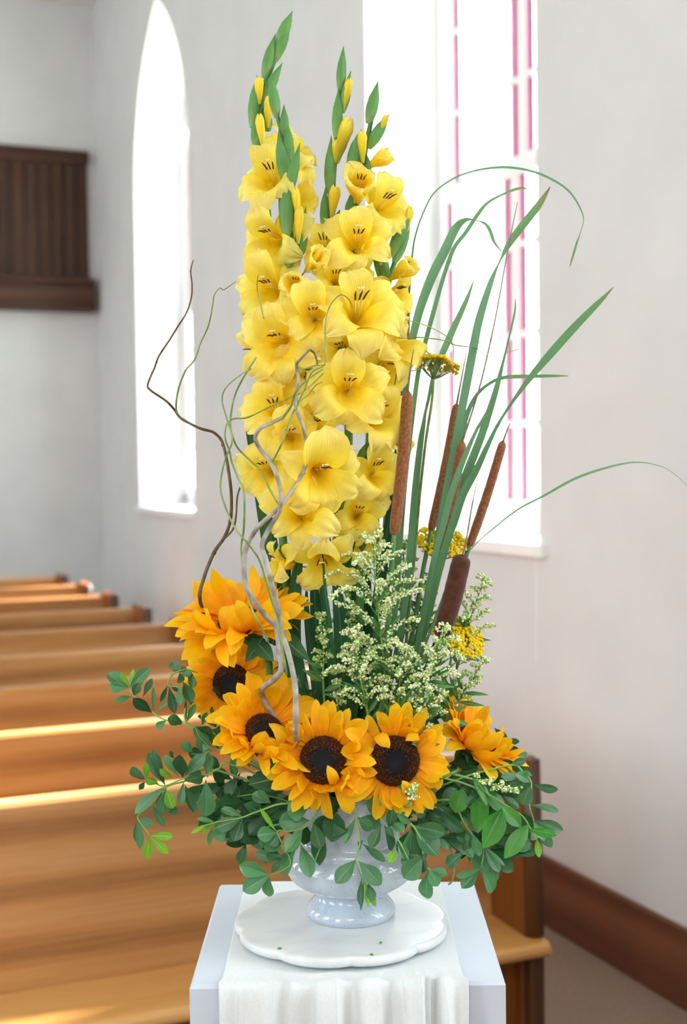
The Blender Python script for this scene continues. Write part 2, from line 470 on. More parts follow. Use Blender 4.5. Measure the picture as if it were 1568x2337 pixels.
def wall_with_windows():
    mb = MB()
    for x in (WX, WX + WT):
        q = lambda y, z: mb.vert((x, y, z))
        ys = YF
        for yc, hw in WINS:
            mb.face((q(ys, 0), q(yc - hw, 0), q(yc - hw, ZC), q(ys, ZC)))
            mb.face((q(yc - hw, 0), q(yc + hw, 0), q(yc + hw, SILL), q(yc - hw, SILL)))
            a = arch_pts(yc, hw)
            for (y0, z0), (y1, z1) in zip(a, a[1:]):
                mb.face((q(y0, z0), q(y1, z1), q(y1, ZC), q(y0, ZC)))
            ys = yc + hw
        mb.face((q(ys, 0), q(YB, 0), q(YB, ZC), q(ys, ZC)))
    for yc, hw in WINS:
        a = arch_pts(yc, hw); ring = [(yc - hw, SILL)] + a + [(yc + hw, SILL)]
        rows = [[Vector((WX + k * WT, y, z)) for y, z in ring] for k in (0, 0.5, 1)]
        mb.grid(rows)
        mb.face([mb.vert((WX, yc - hw, SILL)), mb.vert((WX, yc + hw, SILL)), mb.vert((WX + WT, yc + hw, SILL)), mb.vert((WX + WT, yc - hw, SILL))])
    return setp(part('wall_right', mb, M['plaster'], smooth=False), kind='structure')


wall_with_windows()


def slab(name, lo, hi, mat):
    mb = MB(); mb.box(lo, hi); return setp(part(name, mb, mat, smooth=False), kind='structure')


slab('wall_back', (XL - 0.1, YB, 0), (WX + WT, YB + 0.1, ZC), M['plaster'])
slab('wall_left', (XL - 0.1, YF, 0), (XL, YB, ZC), M['plaster'])
slab('wall_front', (XL - 0.1, YF - 0.1, 0), (WX + WT, YF, ZC), M['plaster'])
slab('floor', (XL - 0.1, YF - 0.1, -0.1), (WX + WT, YB + 0.1, 0), M['carpet'])
slab('ceiling', (XL - 0.1, YF - 0.1, ZC), (WX + WT, YB + 0.1, ZC + 0.1), M['ceiling'])
slab('ground', (WX + WT, -30, -0.5), (60, 50, -0.4), M['lawn'])
bb = slab('baseboard_right', (WX - 0.022, YF, 0), (WX, YB, 0.245), M['base']); bevel(bb, 0.008)
# hairline joint in the plaster under the sill's near end
slab('trim_1', (WX - 0.002, 3.955, 0.92), (WX + 0.001, 3.961, 1.30), M['frame'])


def window(n, yc, hw, detail):
    root = bpy.data.objects.new('window_%d' % n, None); COL.objects.link(root); root.location = (WX + 0.42, yc, SILL)
    root['kind'] = 'structure'
    mb = MB(); a = arch_pts(yc, hw - 0.001)
    ring = [(yc - hw, SILL)] + a + [(yc + hw, SILL)]

    def inset(t): return [(yc + (y - yc) * (1 - t / hw), SILL + (z - SILL) * (1 - t / (z - SILL + 1e-6)) if z > SILL + 0.1 else SILL + t) for y, z in ring]
    inn = inset(0.10); X0, X1 = WX + 0.36, WX + 0.45
    rows = []
    for x, rr in ((X0, inn), (X0, ring), (X1, ring), (X1, inn), (X0, inn)): rows.append([Vector((x, y, z)) for y, z in rr])
    mb.grid(rows); mb.box((X0, yc - hw, SILL + 0.001), (X1, yc + hw, SILL + 0.09))
    part('window_frame', mb, M['frame'], root, smooth=False)
    mb = MB(); mb.box((WX - 0.035, yc - hw - 0.06, SILL - 0.035), (WX + 0.36, yc - hw + 0.0, SILL + 0.004)) if False else None
    mb.box((WX - 0.03, yc - hw - 0.055, SILL - 0.04), (WX + 0.02, yc + hw + 0.055, SILL + 0.006))
    mb.box((WX + 0.02, yc - hw + 0.002, SILL + 0.0005), (WX + 0.36, yc + hw - 0.002, SILL + 0.006))
    bevel(part('window_sill', mb, M['frame'], root, smooth=False), 0.006)
    rail = 2.85; rowh = 0.366
    topz = lambda y: next((z0 + (z1 - z0) * (y - y0) / (y1 - y0) for (y0, z0), (y1, z1) in zip(a, a[1:]) if y0 <= y <= y1), SPRING)
    cols = []   # (y0,y1,material) from the near side to the far side, mirrored about the mullion
    half = [(0.032, 0.088, 'pink'), (0.096, 0.538, 'glass'), (0.546, 0.604, 'pink')]
    for s in (-1, 1):
        for y0, y1, k in half: cols.append((min(s * y0, s * y1), max(s * y0, s * y1), k))
    for name, x, zlo, zhi in (('lower_sash', WX + 0.355, SILL + 0.09, rail), ('upper_sash', WX + 0.395, rail, 5.0)):
        mb = MB()
        def bar(y0, y1, z0, z1, dx=0.018):
            if z1 - z0 > 0.01: mb.box((x - dx, yc + y0, z0), (x + dx, yc + y1, z1))
        top = lambda y0, y1: min(zhi, topz(yc + y0), topz(yc + y1)) - 0.0
        bar(-0.032, 0.032, zlo, top(-.032, .032))
        for s in (-1, 1):
            for y0, y1 in ((0.088, 0.096), (0.538, 0.546), (0.604, 0.66)):
                q0, q1 = min(s * y0, s * y1), max(s * y0, s * y1); bar(q0, q1, zlo, top(q0, q1))
        bar(-0.64, 0.64, zlo, zlo + 0.05, 0.02)
        if zhi == rail: bar(-0.64, 0.64, rail - 0.045, rail, 0.022)
        k = 1
        while zlo + k * rowh < zhi - 0.1:
            z = zlo + k * rowh
            wlim = 0.64
            while wlim > 0.05 and topz(yc + wlim) < z + 0.03: wlim -= 0.02
            bar(-wlim, wlim, z - 0.014, z + 0.014, 0.012); k += 1
        sash = part(name, mb, M['frame'], root, smooth=False)
        for y0, y1, kind in cols:
            k = 0
            while zlo + k * rowh < zhi - 0.03:
                z0 = zlo + k * rowh; z1 = min(z0 + rowh, top(y0, y1) if zhi == 5.0 else zhi); k += 1
                if z1 - z0 < 0.04: continue
                pm = MB(); pm.box((x - 0.002, yc + y0 - 0.004, z0 + 0.002), (x + 0.002, yc + y1 + 0.004, z1 - 0.002))
                o = part('pane', pm, M[kind], sash, smooth=False)
                if kind == 'pink': o['label'] = 'narrow pink glass border pane'
    return root


for k, (yc, hw) in enumerate(WINS[1:] + WINS[:1]):
    window(k + 1, yc, hw, True)

# dark boarded panel high on the back wall
pr = thing('wall_panel', (0.6, YB, 2.98), 'dark brown vertical-board panel with a ledge, high on the back wall', 'panel')
x0, x1 = -1.6, 2.30
mb = MB(); mb.box((x0, YB - 0.03, 3.25), (x1, YB - 0.001, 4.30)); part('backing', mb, M['panel'], pr, False)
n = 36; bw = (x1 - x0) / n
for k in range(n):
    mb = MB(); dy = 0.045 + 0.006 * (k % 2) + R.uniform(0, 0.006)
    mb.box((x0 + k * bw + 0.005, YB - dy, 3.26), (x0 + (k + 1) * bw - 0.005, YB - 0.028, 4.26)); part('board', mb, M['panel'], pr, False)
mb = MB(); mb.box((x0 - .02, YB - 0.075, 4.26), (x1 + .01, YB - 0.001, 4.37)); bevel(part('top_rail', mb, M['panel_h'], pr, False), 0.01)
mb = MB(); mb.box((x0 - .02, YB - 0.16, 2.985), (x1 + 0.03, YB - 0.001, 3.22)); bevel(part('ledge', mb, M['panel_h'], pr, False), 0.012)
mb = MB(); mb.box((x0 - .02, YB - 0.19, 3.22), (x1 + 0.03, YB - 0.001, 3.262)); bevel(part('ledge_cap', mb, M['panel_h'], pr, False), 0.01)

# ------------------------------------------------------------------ pews
PEW0, PITCHP, PXR, PXL, PTOP = 3.14, 0.83, 1.763, -1.35, 0.83
ORD = ['nearest', 'second', 'third', 'fourth', 'fifth', 'sixth', 'seventh', 'eighth', 'ninth']


def make_pew():
    root = thing('pew', (0, 0, 0), 'x', 'pew', 'church pews in rows')
    m1 = MB()   # reclined back board, rounded top edge
    prof = [(2.985, .455), (2.96, .455), (2.955, .46)]
    sec = [(-0.035, .37), (-0.006, PTOP - .012), (0.0, PTOP - .003), (0.008, PTOP), (0.044, PTOP), (0.052, PTOP - .003), (0.056, PTOP - .012), (0.052, PTOP - .035), (0.03, PTOP - .05), (-0.0, .36)]
    mb = MB(); rows = [[Vector((x, y, z)) for y, z in sec] for x in (PXL, PXL + 1.0, PXL + 2.0, PXR - 0.045)]
    mb.grid(rows, None, 0, True)
    mb.face([len(sec) * 0 + i for i in range(len(sec))]); mb.face([len(sec) * 3 + i for i in range(len(sec))][::-1])
    part('backrest', mb, M['oak'], root, False)
    sy = [(-0.02, .345), (-0.02, .382), (-0.10, .381)] + [(-0.262 - 0.02 * sin(a), .360 + 0.02 * cos(a)) for a in [i * pi / 8 for i in range(9)]] + [(-0.10, .342)]
    mb = MB(); rows = [[Vector((x, y, z)) for y, z in sy] for x in (PXL, PXL + 1.5, PXR - 0.04, PXR - 0.012)]
    mb.grid(rows, None, 0, True); k = len(sy)
    mb.face(list(range(k))); mb.face([3 * k + i for i in range(k)][::-1])
    part('seat', mb, M['oak_seat'], root, False)

    def endp(xa, xb):
        poly = [(-0.212, .836), (-0.197, .850), (-0.17, .853), (0.05, .852), (0.066, .84), (0.05, .38), (0.04, .0), (-0.20, .0), (-0.20, .34), (-0.225, .385), (-0.218, .42)]
        mb = MB(); a = [mb.vert((xa, y, z)) for y, z in poly]; b = [mb.vert((xb, y, z)) for y, z in poly]
        mb.face(a); mb.face(b[::-1])
        for i in range(len(poly)): j = (i + 1) % len(poly); mb.face((a[j], a[i], b[i], b[j]))
        o = part('end_panel', mb, M['oak_end'], root, False); bevel(o, 0.008, 3)
        # darker rounded front edge
        e = MB(); e.tube([(0.5 * (xa + xb), -0.205, .846), (0.5 * (xa + xb), -0.212, .66), (0.5 * (xa + xb), -0.220, .384)], 0.0268, 12)
        oo = part('edge_strip', e, M['oak_dark'], o); oo['label'] = 'dark stained front edge'
        return o
    endp(PXR - 0.05, PXR); endp(PXL, PXL + 0.05)
    for x in (PXR - 0.022, PXL + 0.03, 0.2):
        mb = MB(); mb.box((x - 0.024, -0.235, 0), (x + 0.020, -0.190, .352)); bevel(part('leg', mb, M['oak_dark' if x > 1 else 'oak_end'], root, False), 0.006)
    mb = MB(); mb.box((PXL, -0.16, .10), (PXR - 0.03, -0.135, .35)); part('front_board', mb, M['oak_end'], root, False)
    return root


def copy_tree(o, parent=None):
    c = o.copy(); COL.objects.link(c); c.parent = parent
    for ch in [q for q in bpy.data.objects if q.parent == o]: copy_tree(ch, c)
    return c


pew0 = make_pew()
for k in range(9):
    p = pew0 if k == 0 else copy_tree(pew0)
    p.location = (0, PEW0 + k * PITCHP, 0)
    p['label'] = ('varnished oak church pew nearest the pedestal' if k == 0 else 'varnished oak pew, %s row back from the pedestal' % ORD[k] if k < 8 else 'varnished oak pew in the last row by the back wall')

# ------------------------------------------------------------------ pedestal, cloth, marble board, vase
PZ = 0.967
pc = P(784, 1066, 0, d=1.813); pc.z = 0; pc = pc - R0 * 0.0035


def L(x, y, z): return pc + R0 * x + F0 * y + UP * z   # pedestal coordinates: x right, y away


mb = MB(); h = 0.2; ch = 0.004
for k, (s, z) in enumerate(((h, 0), (h, PZ - ch), (h - ch, PZ))):
    for a, b in ((-1, -1), (1, -1), (1, 1), (-1, 1)): mb.vert(L(a * s, b * s, z))
for k in (0, 4):
    for i in range(4): j = (i + 1) % 4; mb.face((k + i, k + j, k + 4 + j, k + 4 + i))
mb.face((8, 9, 10, 11)); mb.face((3, 2, 1, 0))
setp(part('pedestal', mb, M['pedestal'], smooth=False, org=L(0, 0, 0)), 'square white painted display pedestal under the flower arrangement', 'pedestal')


FOLDS = [(.0, .03, .5, 0), (.10, .035, .35, .12), (.21, .016, .9, .0), (.30, .03, .35, -.2), (.475, .02, 1.0, -.03), (.60, .03, .4, .15), (.645, .02, .7, .05), (.75, .025, .35, .2), (.81, .013, .85, .02), (.85, .012, .8, .0), (.925, .018, .8, .06), (1.0, .03, .6, 0)]


def cloth():
    mb = MB(); nx, ns = 220, 80; rows = []; uvs = []
    top, hang = 0.41, 0.34
    for i in range(ns + 1):
        s = i / ns * (top + hang); row = []; uvr = []
        for j in range(nx + 1):
            u = j / nx
            narrow = 1 - 0.05 * max(0, min(1, (s - 0.2) / 0.3))
            x = -0.160 + 0.307 * u
            q = max(0.0, min(1.0, (s - 0.345) / 0.10))
            f = 0.0
            for c_, w_, a_, sk in FOLDS:
                du = (u - c_ - sk * (s - .41)) / w_
                f += a_ * math.exp(-abs(du) ** 1.25 * (1.0 if du > 0 else .3))
            f += 0.10 * (0.5 + 0.5 * sin(2 * pi * (u * 11 + 1.1 * s + 0.3 * sin(5 * u))))
            g = 0.003 + 0.0022 * (0.5 + 0.5 * sin(u * 21 + s * 30)) * (0.4 + q)
            edge = 1 if 0.03 < u < 0.97 else 1.2
            if s < top:        # lying on the top, running from the far edge to the near edge
                y = 0.205 - s; z = PZ + 0.0015 + (g - .003) * 0.35 + 0.022 * q * q * f
                mid = 1 - min(1, ((u - .5) / .46) ** 2)
                xx = x
                p = L(xx, y, z)
            else:
                d = s - top; r = 0.012
                if d < r * pi / 2:
                    a = d / r; yy = -0.2 - 0.002 - r * sin(a) * 0.7; z = PZ + 0.0015 - r * (1 - cos(a)) * 0.7
                else:
                    yy = -0.2 - 0.002 - r * 0.7; z = PZ - r * 0.7 - (d - r * pi / 2)
                out = f * (0.026 + 0.046 * min(1, d / 0.2))
                p = L(x + 0.004 * sin(u * 40 + d * 9), yy - out, z + 0.022 * f * max(0, 1 - d / (r * pi / 2)))
            row.append(p); uvr.append((u, i / ns))
        rows.append(row); uvs.append(uvr)
    mb.grid(rows, uvs)
    o = part('draped_cloth', mb, M['cloth'], org=L(0, -0.1, PZ))
    sm = o.modifiers.new('thick', 'SOLIDIFY'); sm.thickness = 0.0012; sm.offset = 1
    return setp(o, 'white cotton cloth draped in folds over the pedestal front', 'cloth')


cloth()
BZ = PZ + 0.0075
bc = P(766, 1066, 0, d=1.79); bc = Vector((bc.x, bc.y, BZ))


def board():
    mb = MB(); n = 200; rows = []
    def rad(t):
        k = (t * 9 / (2 * pi) + 0.13) % 1.0
        lobe = abs(sin(pi * k)) ** 0.42
        return 0.1405 + 0.0105 * lobe
    for f, z in ((0.0, 0), (0.97, 0), (0.995, 0.003), (1.0, 0.007), (0.995, 0.011), (0.975, 0.0134), (0.95, 0.0135), (0.93, 0.0135), (0.5, 0.0135), (0.0, 0.0135)):
        rows.append([bc + R0 * (rad(2 * pi * j / n) * f * cos(2 * pi * j / n)) + F0 * (rad(2 * pi * j / n) * f * sin(2 * pi * j / n)) + UP * z for j in range(n)])
    mb.grid(rows, None, 0, True)
    return setp(part('marble_board', mb, M['marble'], org=bc), 'round white marble serving board with a scalloped edge under the vase', 'board')


board()
VZ = BZ + 0.0136
vc = P(788, 1066, 0, d=1.812); vc = Vector((vc.x, vc.y, VZ))


def vase():
    root = thing('vase', vc, 'pale grey speckled ceramic footed vase on the marble board', 'vase')
    pr = [(0.0, 0.001), (0.055, 0.0), (0.0615, 0.002), (0.0635, 0.007), (0.062, 0.013), (0.056, 0.020), (0.0505, 0.026), (0.0485, 0.031), (0.050, 0.035), (0.058, 0.039),
          (0.072, 0.045), (0.084, 0.054), (0.0905, 0.066), (0.0912, 0.075), (0.088, 0.085), (0.0815, 0.092), (0.0775, 0.0945), (0.0785, 0.099), (0.0760, 0.104), (0.0715, 0.108), (0.0705, 0.118),
          (0.0715, 0.140), (0.0735, 0.160), (0.0765, 0.170), (0.0785, 0.174), (0.0785, 0.178), (0.0760, 0.180)]
    pr = crom(pr, 3)
    mb = MB(); lathe(mb, pr, vc, 72); part('body', mb, M['vase'], root)
    mb = MB(); lathe(mb, [(0.0760, 0.180), (0.0725, 0.176), (0.068, 0.15), (0.066, 0.10), (0.06, 0.09), (0.0, 0.088)], vc, 48); part('inner_wall', mb, M['vase'], root)


vase()
for k, (x, y, what) in enumerate(((638, 2166, 'left front of the vase foot'), (869, 2153, 'right of the vase foot'), (848, 2180, 'before the vase near the board edge'))):
    q = P(x, y, 0, d=1.72); d = (CAM - q).normalized()
    q = CAM + (q - CAM) * ((BZ + 0.0137 - CAM.z) / (q.z - CAM.z))
    mb = MB(); mb.add(ICO1[0], ICO1[1], Matrix.Translation(q + UP * 0.0012) @ Matrix.Rotation(k, 4, 'Z') @ Matrix.Diagonal((0.0034, 0.0020, 0.0014, 1)))
    setp(part('plant_scrap', mb, M['bapl'], org=q), 'tiny green plant scrap on the marble board, ' + what, 'scrap')


def mouth(dx=None, dz=None):
    dx = R.uniform(-48, 48) if dx is None else dx
    return P(788 + dx, 1868 + R.uniform(-6, 10), R.uniform(-0.02, 0.03) if dz is None else dz)


# ------------------------------------------------------------------ plant kit
def leafmesh(name, mat, ratio, shape, fold=0.18, curl=0.25, wave=0.0, seed=0, nu=4, nv=14):
    """unit-length leaf along +Y from the origin, upper face +Z"""
    rr = random.Random(seed)
    tabs = {
        'obov': [(0, .05), (.08, .12), (.2, .36), (.35, .68), (.5, .92), (.62, 1), (.74, .94), (.85, .72), (.93, .45), (.98, .2), (1, .03)],
        'ellip': [(0, .06), (.1, .35), (.3, .85), (.5, 1), (.7, .86), (.88, .45), (.96, .18), (1, .0)],
        'petal': [(0, .40), (.12, .58), (.32, .90), (.5, 1), (.68, .96), (.82, .78), (.92, .50), (.97, .28), (1, .04)],
        'lance': [(0, .1), (.15, .6), (.35, 1), (.6, .8), (.85, .35), (1, .0)],
        'heart': [(0, .3), (.05, .7), (.2, 1), (.45, .9), (.75, .5), (.93, .15), (1, .0)],
    }
    tab = tabs[shape]; mb = MB(); rows = []; uvs = []; y = z = 0.0; ang = -curl * 0.35 if shape != 'petal' else 0.0
    ph = rr.uniform(0, 6)
    for i in range(nv + 1):
        t = i / nv; wd = lerp(tab, t) * ratio * 0.5; row = []; uv = []
        for j in range(2 * nu + 1):
            s = (j - nu) / nu; x = wd * s
            dz = abs(x) * fold + wave * sin(9 * t + ph + (0 if s < 0 else 2)) * abs(s) ** 2 * ratio * min(1, 4 * t)
            row.append(Vector((x, y - dz * sin(ang), z + dz * cos(ang)))); uv.append((0.5 + 0.5 * s, t))
        rows.append(row); uvs.append(uv)
        y += cos(ang) / nv; z += sin(ang) / nv; ang += curl / nv * 1.6
    mb.grid(rows, uvs)
    return mb.mesh(name, mat)


LC = {}


def leaf(parent, b, t, wpx, mat='bap', shape='obov', hint=None, name='leaf', dzs=None):
    """leaf from world point b to world point t, wpx wide"""
    d = t - b; ln = d.length
    ratio = max(0.12, round(1.0 * wpx * PXM / ln / 0.06) * 0.06); vrt = R.randrange(3)
    key = (mat, shape, ratio, vrt)
    if key not in LC:
        LC[key] = leafmesh('leaf', M[mat], ratio, shape, (0.10, 0.25, 0.45)[vrt], (-0.15, -0.35, 0.2)[vrt], 0.03, vrt)
    hint = hint if hint is not None else V(R.gauss(0, .35), .45 + R.gauss(0, .3), 1)
    return inst(name, LC[key], parent, yframe(d, hint, b, ln))


def stemtube(pts, r0, r1, n=7, k=5):
    q = crom(pts, k); m_ = len(q) - 1
    mb = MB(); mb.tube(q, [r0 + (r1 - r0) * i / m_ for i in range(m_ + 1)], n); return mb


# ------------------------------------------------------------------ gladioli
def tepalmesh(seed, kind):
    """one tepal in the blossom frame, growing along +Y; t runs from the tube to the tip"""
    rr = random.Random(seed); mb = MB(); nv, nu = 18, 7; e = rr.uniform(-.06, .06)
    prof = {   # (axial, radial, half width)
        'hood': [(-1, .05, .05), (-.72, .11, .12), (-.42, .22, .24), (-.10, .38, .38), (.14, .60, .48), (.22, .80, .46), (.14 + e, 1.0, .28), (.02 + e, 1.12, .02)],
        'side': [(-1, .05, .05), (-.72, .11, .12), (-.44, .22, .24), (-.22, .44, .38), (-.08, .70, .44), (-.10, .94, .36), (-.22 + e, 1.12, .19), (-.38 + e, 1.22, .01)],
        'lip': [(-1, .05, .05), (-.72, .11, .11), (-.44, .20, .21), (-.16, .34, .31), (.10, .48, .37), (.18, .68, .38), (.04 + e, .88, .29), (-.22 + e, 1.0, .04)],
        'cup': [(-.95, .06, .05), (-.65, .12, .14), (-.35, .21, .27), (-.05, .29, .39), (.22, .34, .43), (.44, .38, .38), (.60, .46, .22), (.66, .54, .03)],
    }[kind]
    cv = crom(prof, 6); m_ = len(cv) - 1
    ph1, ph2, am = rr.uniform(0, 6), rr.uniform(0, 6), rr.uniform(.07, .12); tw = rr.uniform(-.14, .14); fold = rr.uniform(-.25, .2) if kind != 'hood' else .1
    rows = []; uvs = []
    for i in range(nv + 1):
        t = i / nv; k = min(m_ - 1, int(t * m_)); f = t * m_ - k
        a, r, wd = (x + (y - x) * f for x, y in zip(cv[k], cv[k + 1])); wd = max(wd, .004)
        k0, k1 = max(0, k - 1), min(m_, k + 2); da, dr = cv[k1][0] - cv[k0][0], cv[k1][1] - cv[k0][1]
        ll = sqrt(da * da + dr * dr) or 1; na, nr = dr / ll, -da / ll
        Rc = max(.09, r * 1.02) * (1 + 7 * max(0, t - .42) ** 1.5); row = []; uv = []
        for j in range(2 * nu + 1):
            s = (j - nu) / nu; x = wd * s
            bow = min(x * x / (2 * Rc), abs(x) * .8)
            late = max(0, t - .35) / .65
            if kind == 'lip': bow *= (1 - 1.5 * late)
            ruf = am * late ** 1.3 * abs(s) ** 1.8 * (sin(14 * t + (ph1 if s < 0 else ph2)) + .5 * sin(29 * t + (ph2 if s < 0 else ph1)))
            ruf += am * .35 * late ** 2.5 * sin(9 * s + ph1)
            ridge = .022 * late * max(0, 1 - abs(s) * 4) - .012 * late * cos(s * 22) * (1 - abs(s))
            q = bow + ruf + ridge + tw * x * t + fold * late * abs(x) * .5
            row.append(Vector((x, r + nr * q, a + na * q))); uv.append((0.5 + 0.5 * s, t))
        rows.append(row); uvs.append(uv)
    mb.grid(rows, uvs); return mb.mesh('tepal', M['tepal'])


TEP = {k: [tepalmesh(10 * i + s, k) for i in range(5)] for s, k in enumerate(('hood', 'side', 'lip', 'cup'))}


def stamenmesh():
    mb = MB()
    for k in (-1, 0, 1):
        p0 = Vector((k * .05, .05, -.55)); p1 = Vector((k * .07, .17, -.12)); p2 = Vector((k * .10, .24, .06)); p3 = Vector((k * .16 + .02, .27, .34))
        mb.tube([p0, p1, p2], .012, 5, 1)
        mb.tube([p2 - (p3 - p2) * .25, p2, (p2 + p3) / 2 + Vector((0, .02, 0)), p3], [.012, .022, .024, .010], 6, 0)
    mb.tube([(0, .08, -.5), (0, .24, 0), (.02, .33, .25)], .011, 5, 1)
    for k in (-1, 0, 1): mb.tube([(.02, .33, .25), (.02 + k * .07, .38, .33)], [.012, .022], 5, 1)
    return mb.mesh('stamens', [M['anther'], M['filament']])


STM = stamenmesh()


def tubemesh():
    mb = MB(); mb.tube([(0, -.05, -1.45), (0, -.02, -1.2), (0, 0, -.95), (0, 0, -.75)], [.045, .05, .06, .10], 10, cap=False); return mb.mesh('blossom', M['ybud'])


TUB = tubemesh()


def spathe(mb, b, t, wpx, m=0, side=None):
    """sheathing green bract: a pointed, half-closed boat from b to t"""
    d = t - b; ln = d.length; y = d.normalized(); x = y.cross(side or V(0, 0, 1)).normalized(); z = x.cross(y)
    tab = [(0, .45), (.15, .8), (.35, 1), (.6, .84), (.78, .46), (.92, .16), (1, .01)]
    hw = wpx * PXM * .58; rows = []; uvs = []
    for i in range(11):
        q = i / 10; r = hw * lerp(tab, q); c = b + d * q + z * (ln * .05 * sin(pi * q))
        rows.append([c + (x * cos(2 * pi * j / 10) + z * sin(2 * pi * j / 10) * .75) * r for j in range(10)]); uvs.append([(j / 10, q) for j in range(10)])
    mb.grid(rows, uvs, m, True)


def ybudmesh(seed):
    """furled yellow bud, unit length along +Y, crinkled mouth"""
    rr = random.Random(seed); mb = MB(); rows = []; uvs = []
    tab = [(0, .07), (.25, .13), (.55, .20), (.8, .22), (.93, .17), (1, .10)]
    for i in range(15):
        q = i / 14; r = lerp(tab, q)
        row = []
        for j in range(20):
            a = 2 * pi * j / 20; k = 1 + (.16 * q * sin(3 * a + 4 * q) + .12 * q ** 3 * sin(8 * a + seed))
            row.append(Vector((r * k * cos(a), q + .05 * q ** 4 * sin(5 * a + seed), r * k * sin(a))))
        rows.append(row); uvs.append([(j / 20, q) for j in range(20)])
    b = mb.grid(rows, uvs, 0, True); c = mb.vert((0, .9, 0), (0.5, .8))
    for j in range(20): mb.face((b + 280 + j, b + 280 + (j + 1) % 20, c))
    return mb.mesh('bud', M['ybud'])


YB_ = [ybudmesh(s) for s in range(3)]


def blossom(root, px, py, rp, f, kind='open', dz=-0.03, roll=0.0):
    f = (f[0] + R.gauss(0, .14), f[1] + R.gauss(.05, .16), f[2]); ax = V(*f).normalized(); c = P(px, py, dz); s = 1.06 * rp * (D0 + dz) / FPX
    upv = (UP - ax * UP.dot(ax)); upv = upv.normalized() if upv.length > .05 else -F0
    Mx = frame(ax, upv, c, s) @ Matrix.Rotation(roll + R.uniform(-.2, .2), 4, 'Z')
    b = inst('blossom', TUB, root, Mx)
    for k, (ang, tk, back) in enumerate(((90, 'hood', .03), (150, 'side', -.04), (30, 'side', -.04), (215, 'lip', .02), (325, 'lip', .02), (270, 'lip', -.05))):
        me = R.choice(TEP['cup' if kind == 'cup' else tk])
        o = bpy.data.objects.new('tepal', me); COL.objects.link(o); o.parent = b
        sc_ = R.uniform(.86, 1.14); lift = R.uniform(-.34, .26)
        if kind == 'cup': sc_ *= (.95, 1.1)[k % 2]
        o.matrix_basis = Matrix.Rotation(radians(ang - 90 + R.uniform(-10, 10)), 4, 'Z') @ Matrix.Translation((0, .01, back)) @ Matrix.Rotation(lift * .6, 4, 'X') @ Matrix.Diagonal((sc_ * R.uniform(.92, 1.1), sc_, sc_, 1))
    if kind != 'cup' or f[2] > .4:
        o = bpy.data.objects.new('stamens', STM); COL.objects.link(o); o.parent = b
    return b


def ribbon(mb, pts, wd, nrm, fold=0.15, twist=None, m=0):
    k = len(pts); rows = []; uvs = []
    for i in range(k):
        t = (pts[min(i + 1, k - 1)] - pts[max(i - 1, 0)]).normalized()
        n_ = nrm
        if twist: n_ = Matrix.Rotation(twist * i / k, 3, t) @ nrm
        x = t.cross(n_).normalized(); z = x.cross(t); h = wd[i] / 2
        rows.append([pts[i] + x * (h * s) + z * (abs(s) * h * fold) for s in (-1, -.5, 0, .5, 1)])
        uvs.append([(0.5 + s / 2, i / (k - 1)) for s in (-1, -.5, 0, .5, 1)])
    mb.grid(rows, uvs, m)


def blade_pts(px, k=5):
    """px: list of (x, y, width px, dz)"""
    q = crom(px, k); return [P(a[0], a[1], a[3]) for a in q], [max(.4, a[2] * .86) * (D0 + a[3]) / FPX for a in q]


def swordleaf(root, px, mat='sword', tilt=0.3):
    pts, wd = blade_pts(px); mb = MB(); ribbon(mb, pts, wd, V(tilt, .1, 1), 0.2); return part('leaf', mb, M[mat], root)


def gladiolus(label, stem, greens, yellows, blooms, leaves=()):
    base = mouth()
    root = thing('gladiolus', base, label, 'flower', 'yellow gladioli')
    st = [P(*q) for q in stem] + [base]
    q = crom(st, 5); m_ = len(q) - 1
    mb = MB(); mb.tube(q, [0.0022 + 0.0038 * min(1, i / (m_ * .45)) for i in range(m_ + 1)], 9); part('stem', mb, M['glad_stem'], root)
    for (bx, by, tx, ty, wp, *dz) in greens:
        d = dz[0] if dz else stem[0][2]; mb = MB(); spathe(mb, P(bx, by, d), P(tx, ty, d - .004), wp); part('spathe', mb, M['glad_green'], root)
    for (bx, by, tx, ty, *dz) in yellows:
        d = dz[0] if dz else stem[0][2] - .008; b, t = P(bx, by, d), P(tx, ty, d - .006)
        lb = (t - b).length; inst('bud', R.choice(YB_), root, yframe(t - b, V(R.uniform(-1, 1), 0, 1), b, lb, min(lb, .036) * (.72 if lb > .03 else .8)))
    for b in blooms: blossom(root, *b)
    for l_ in leaves: swordleaf(root, *l_)
    return root


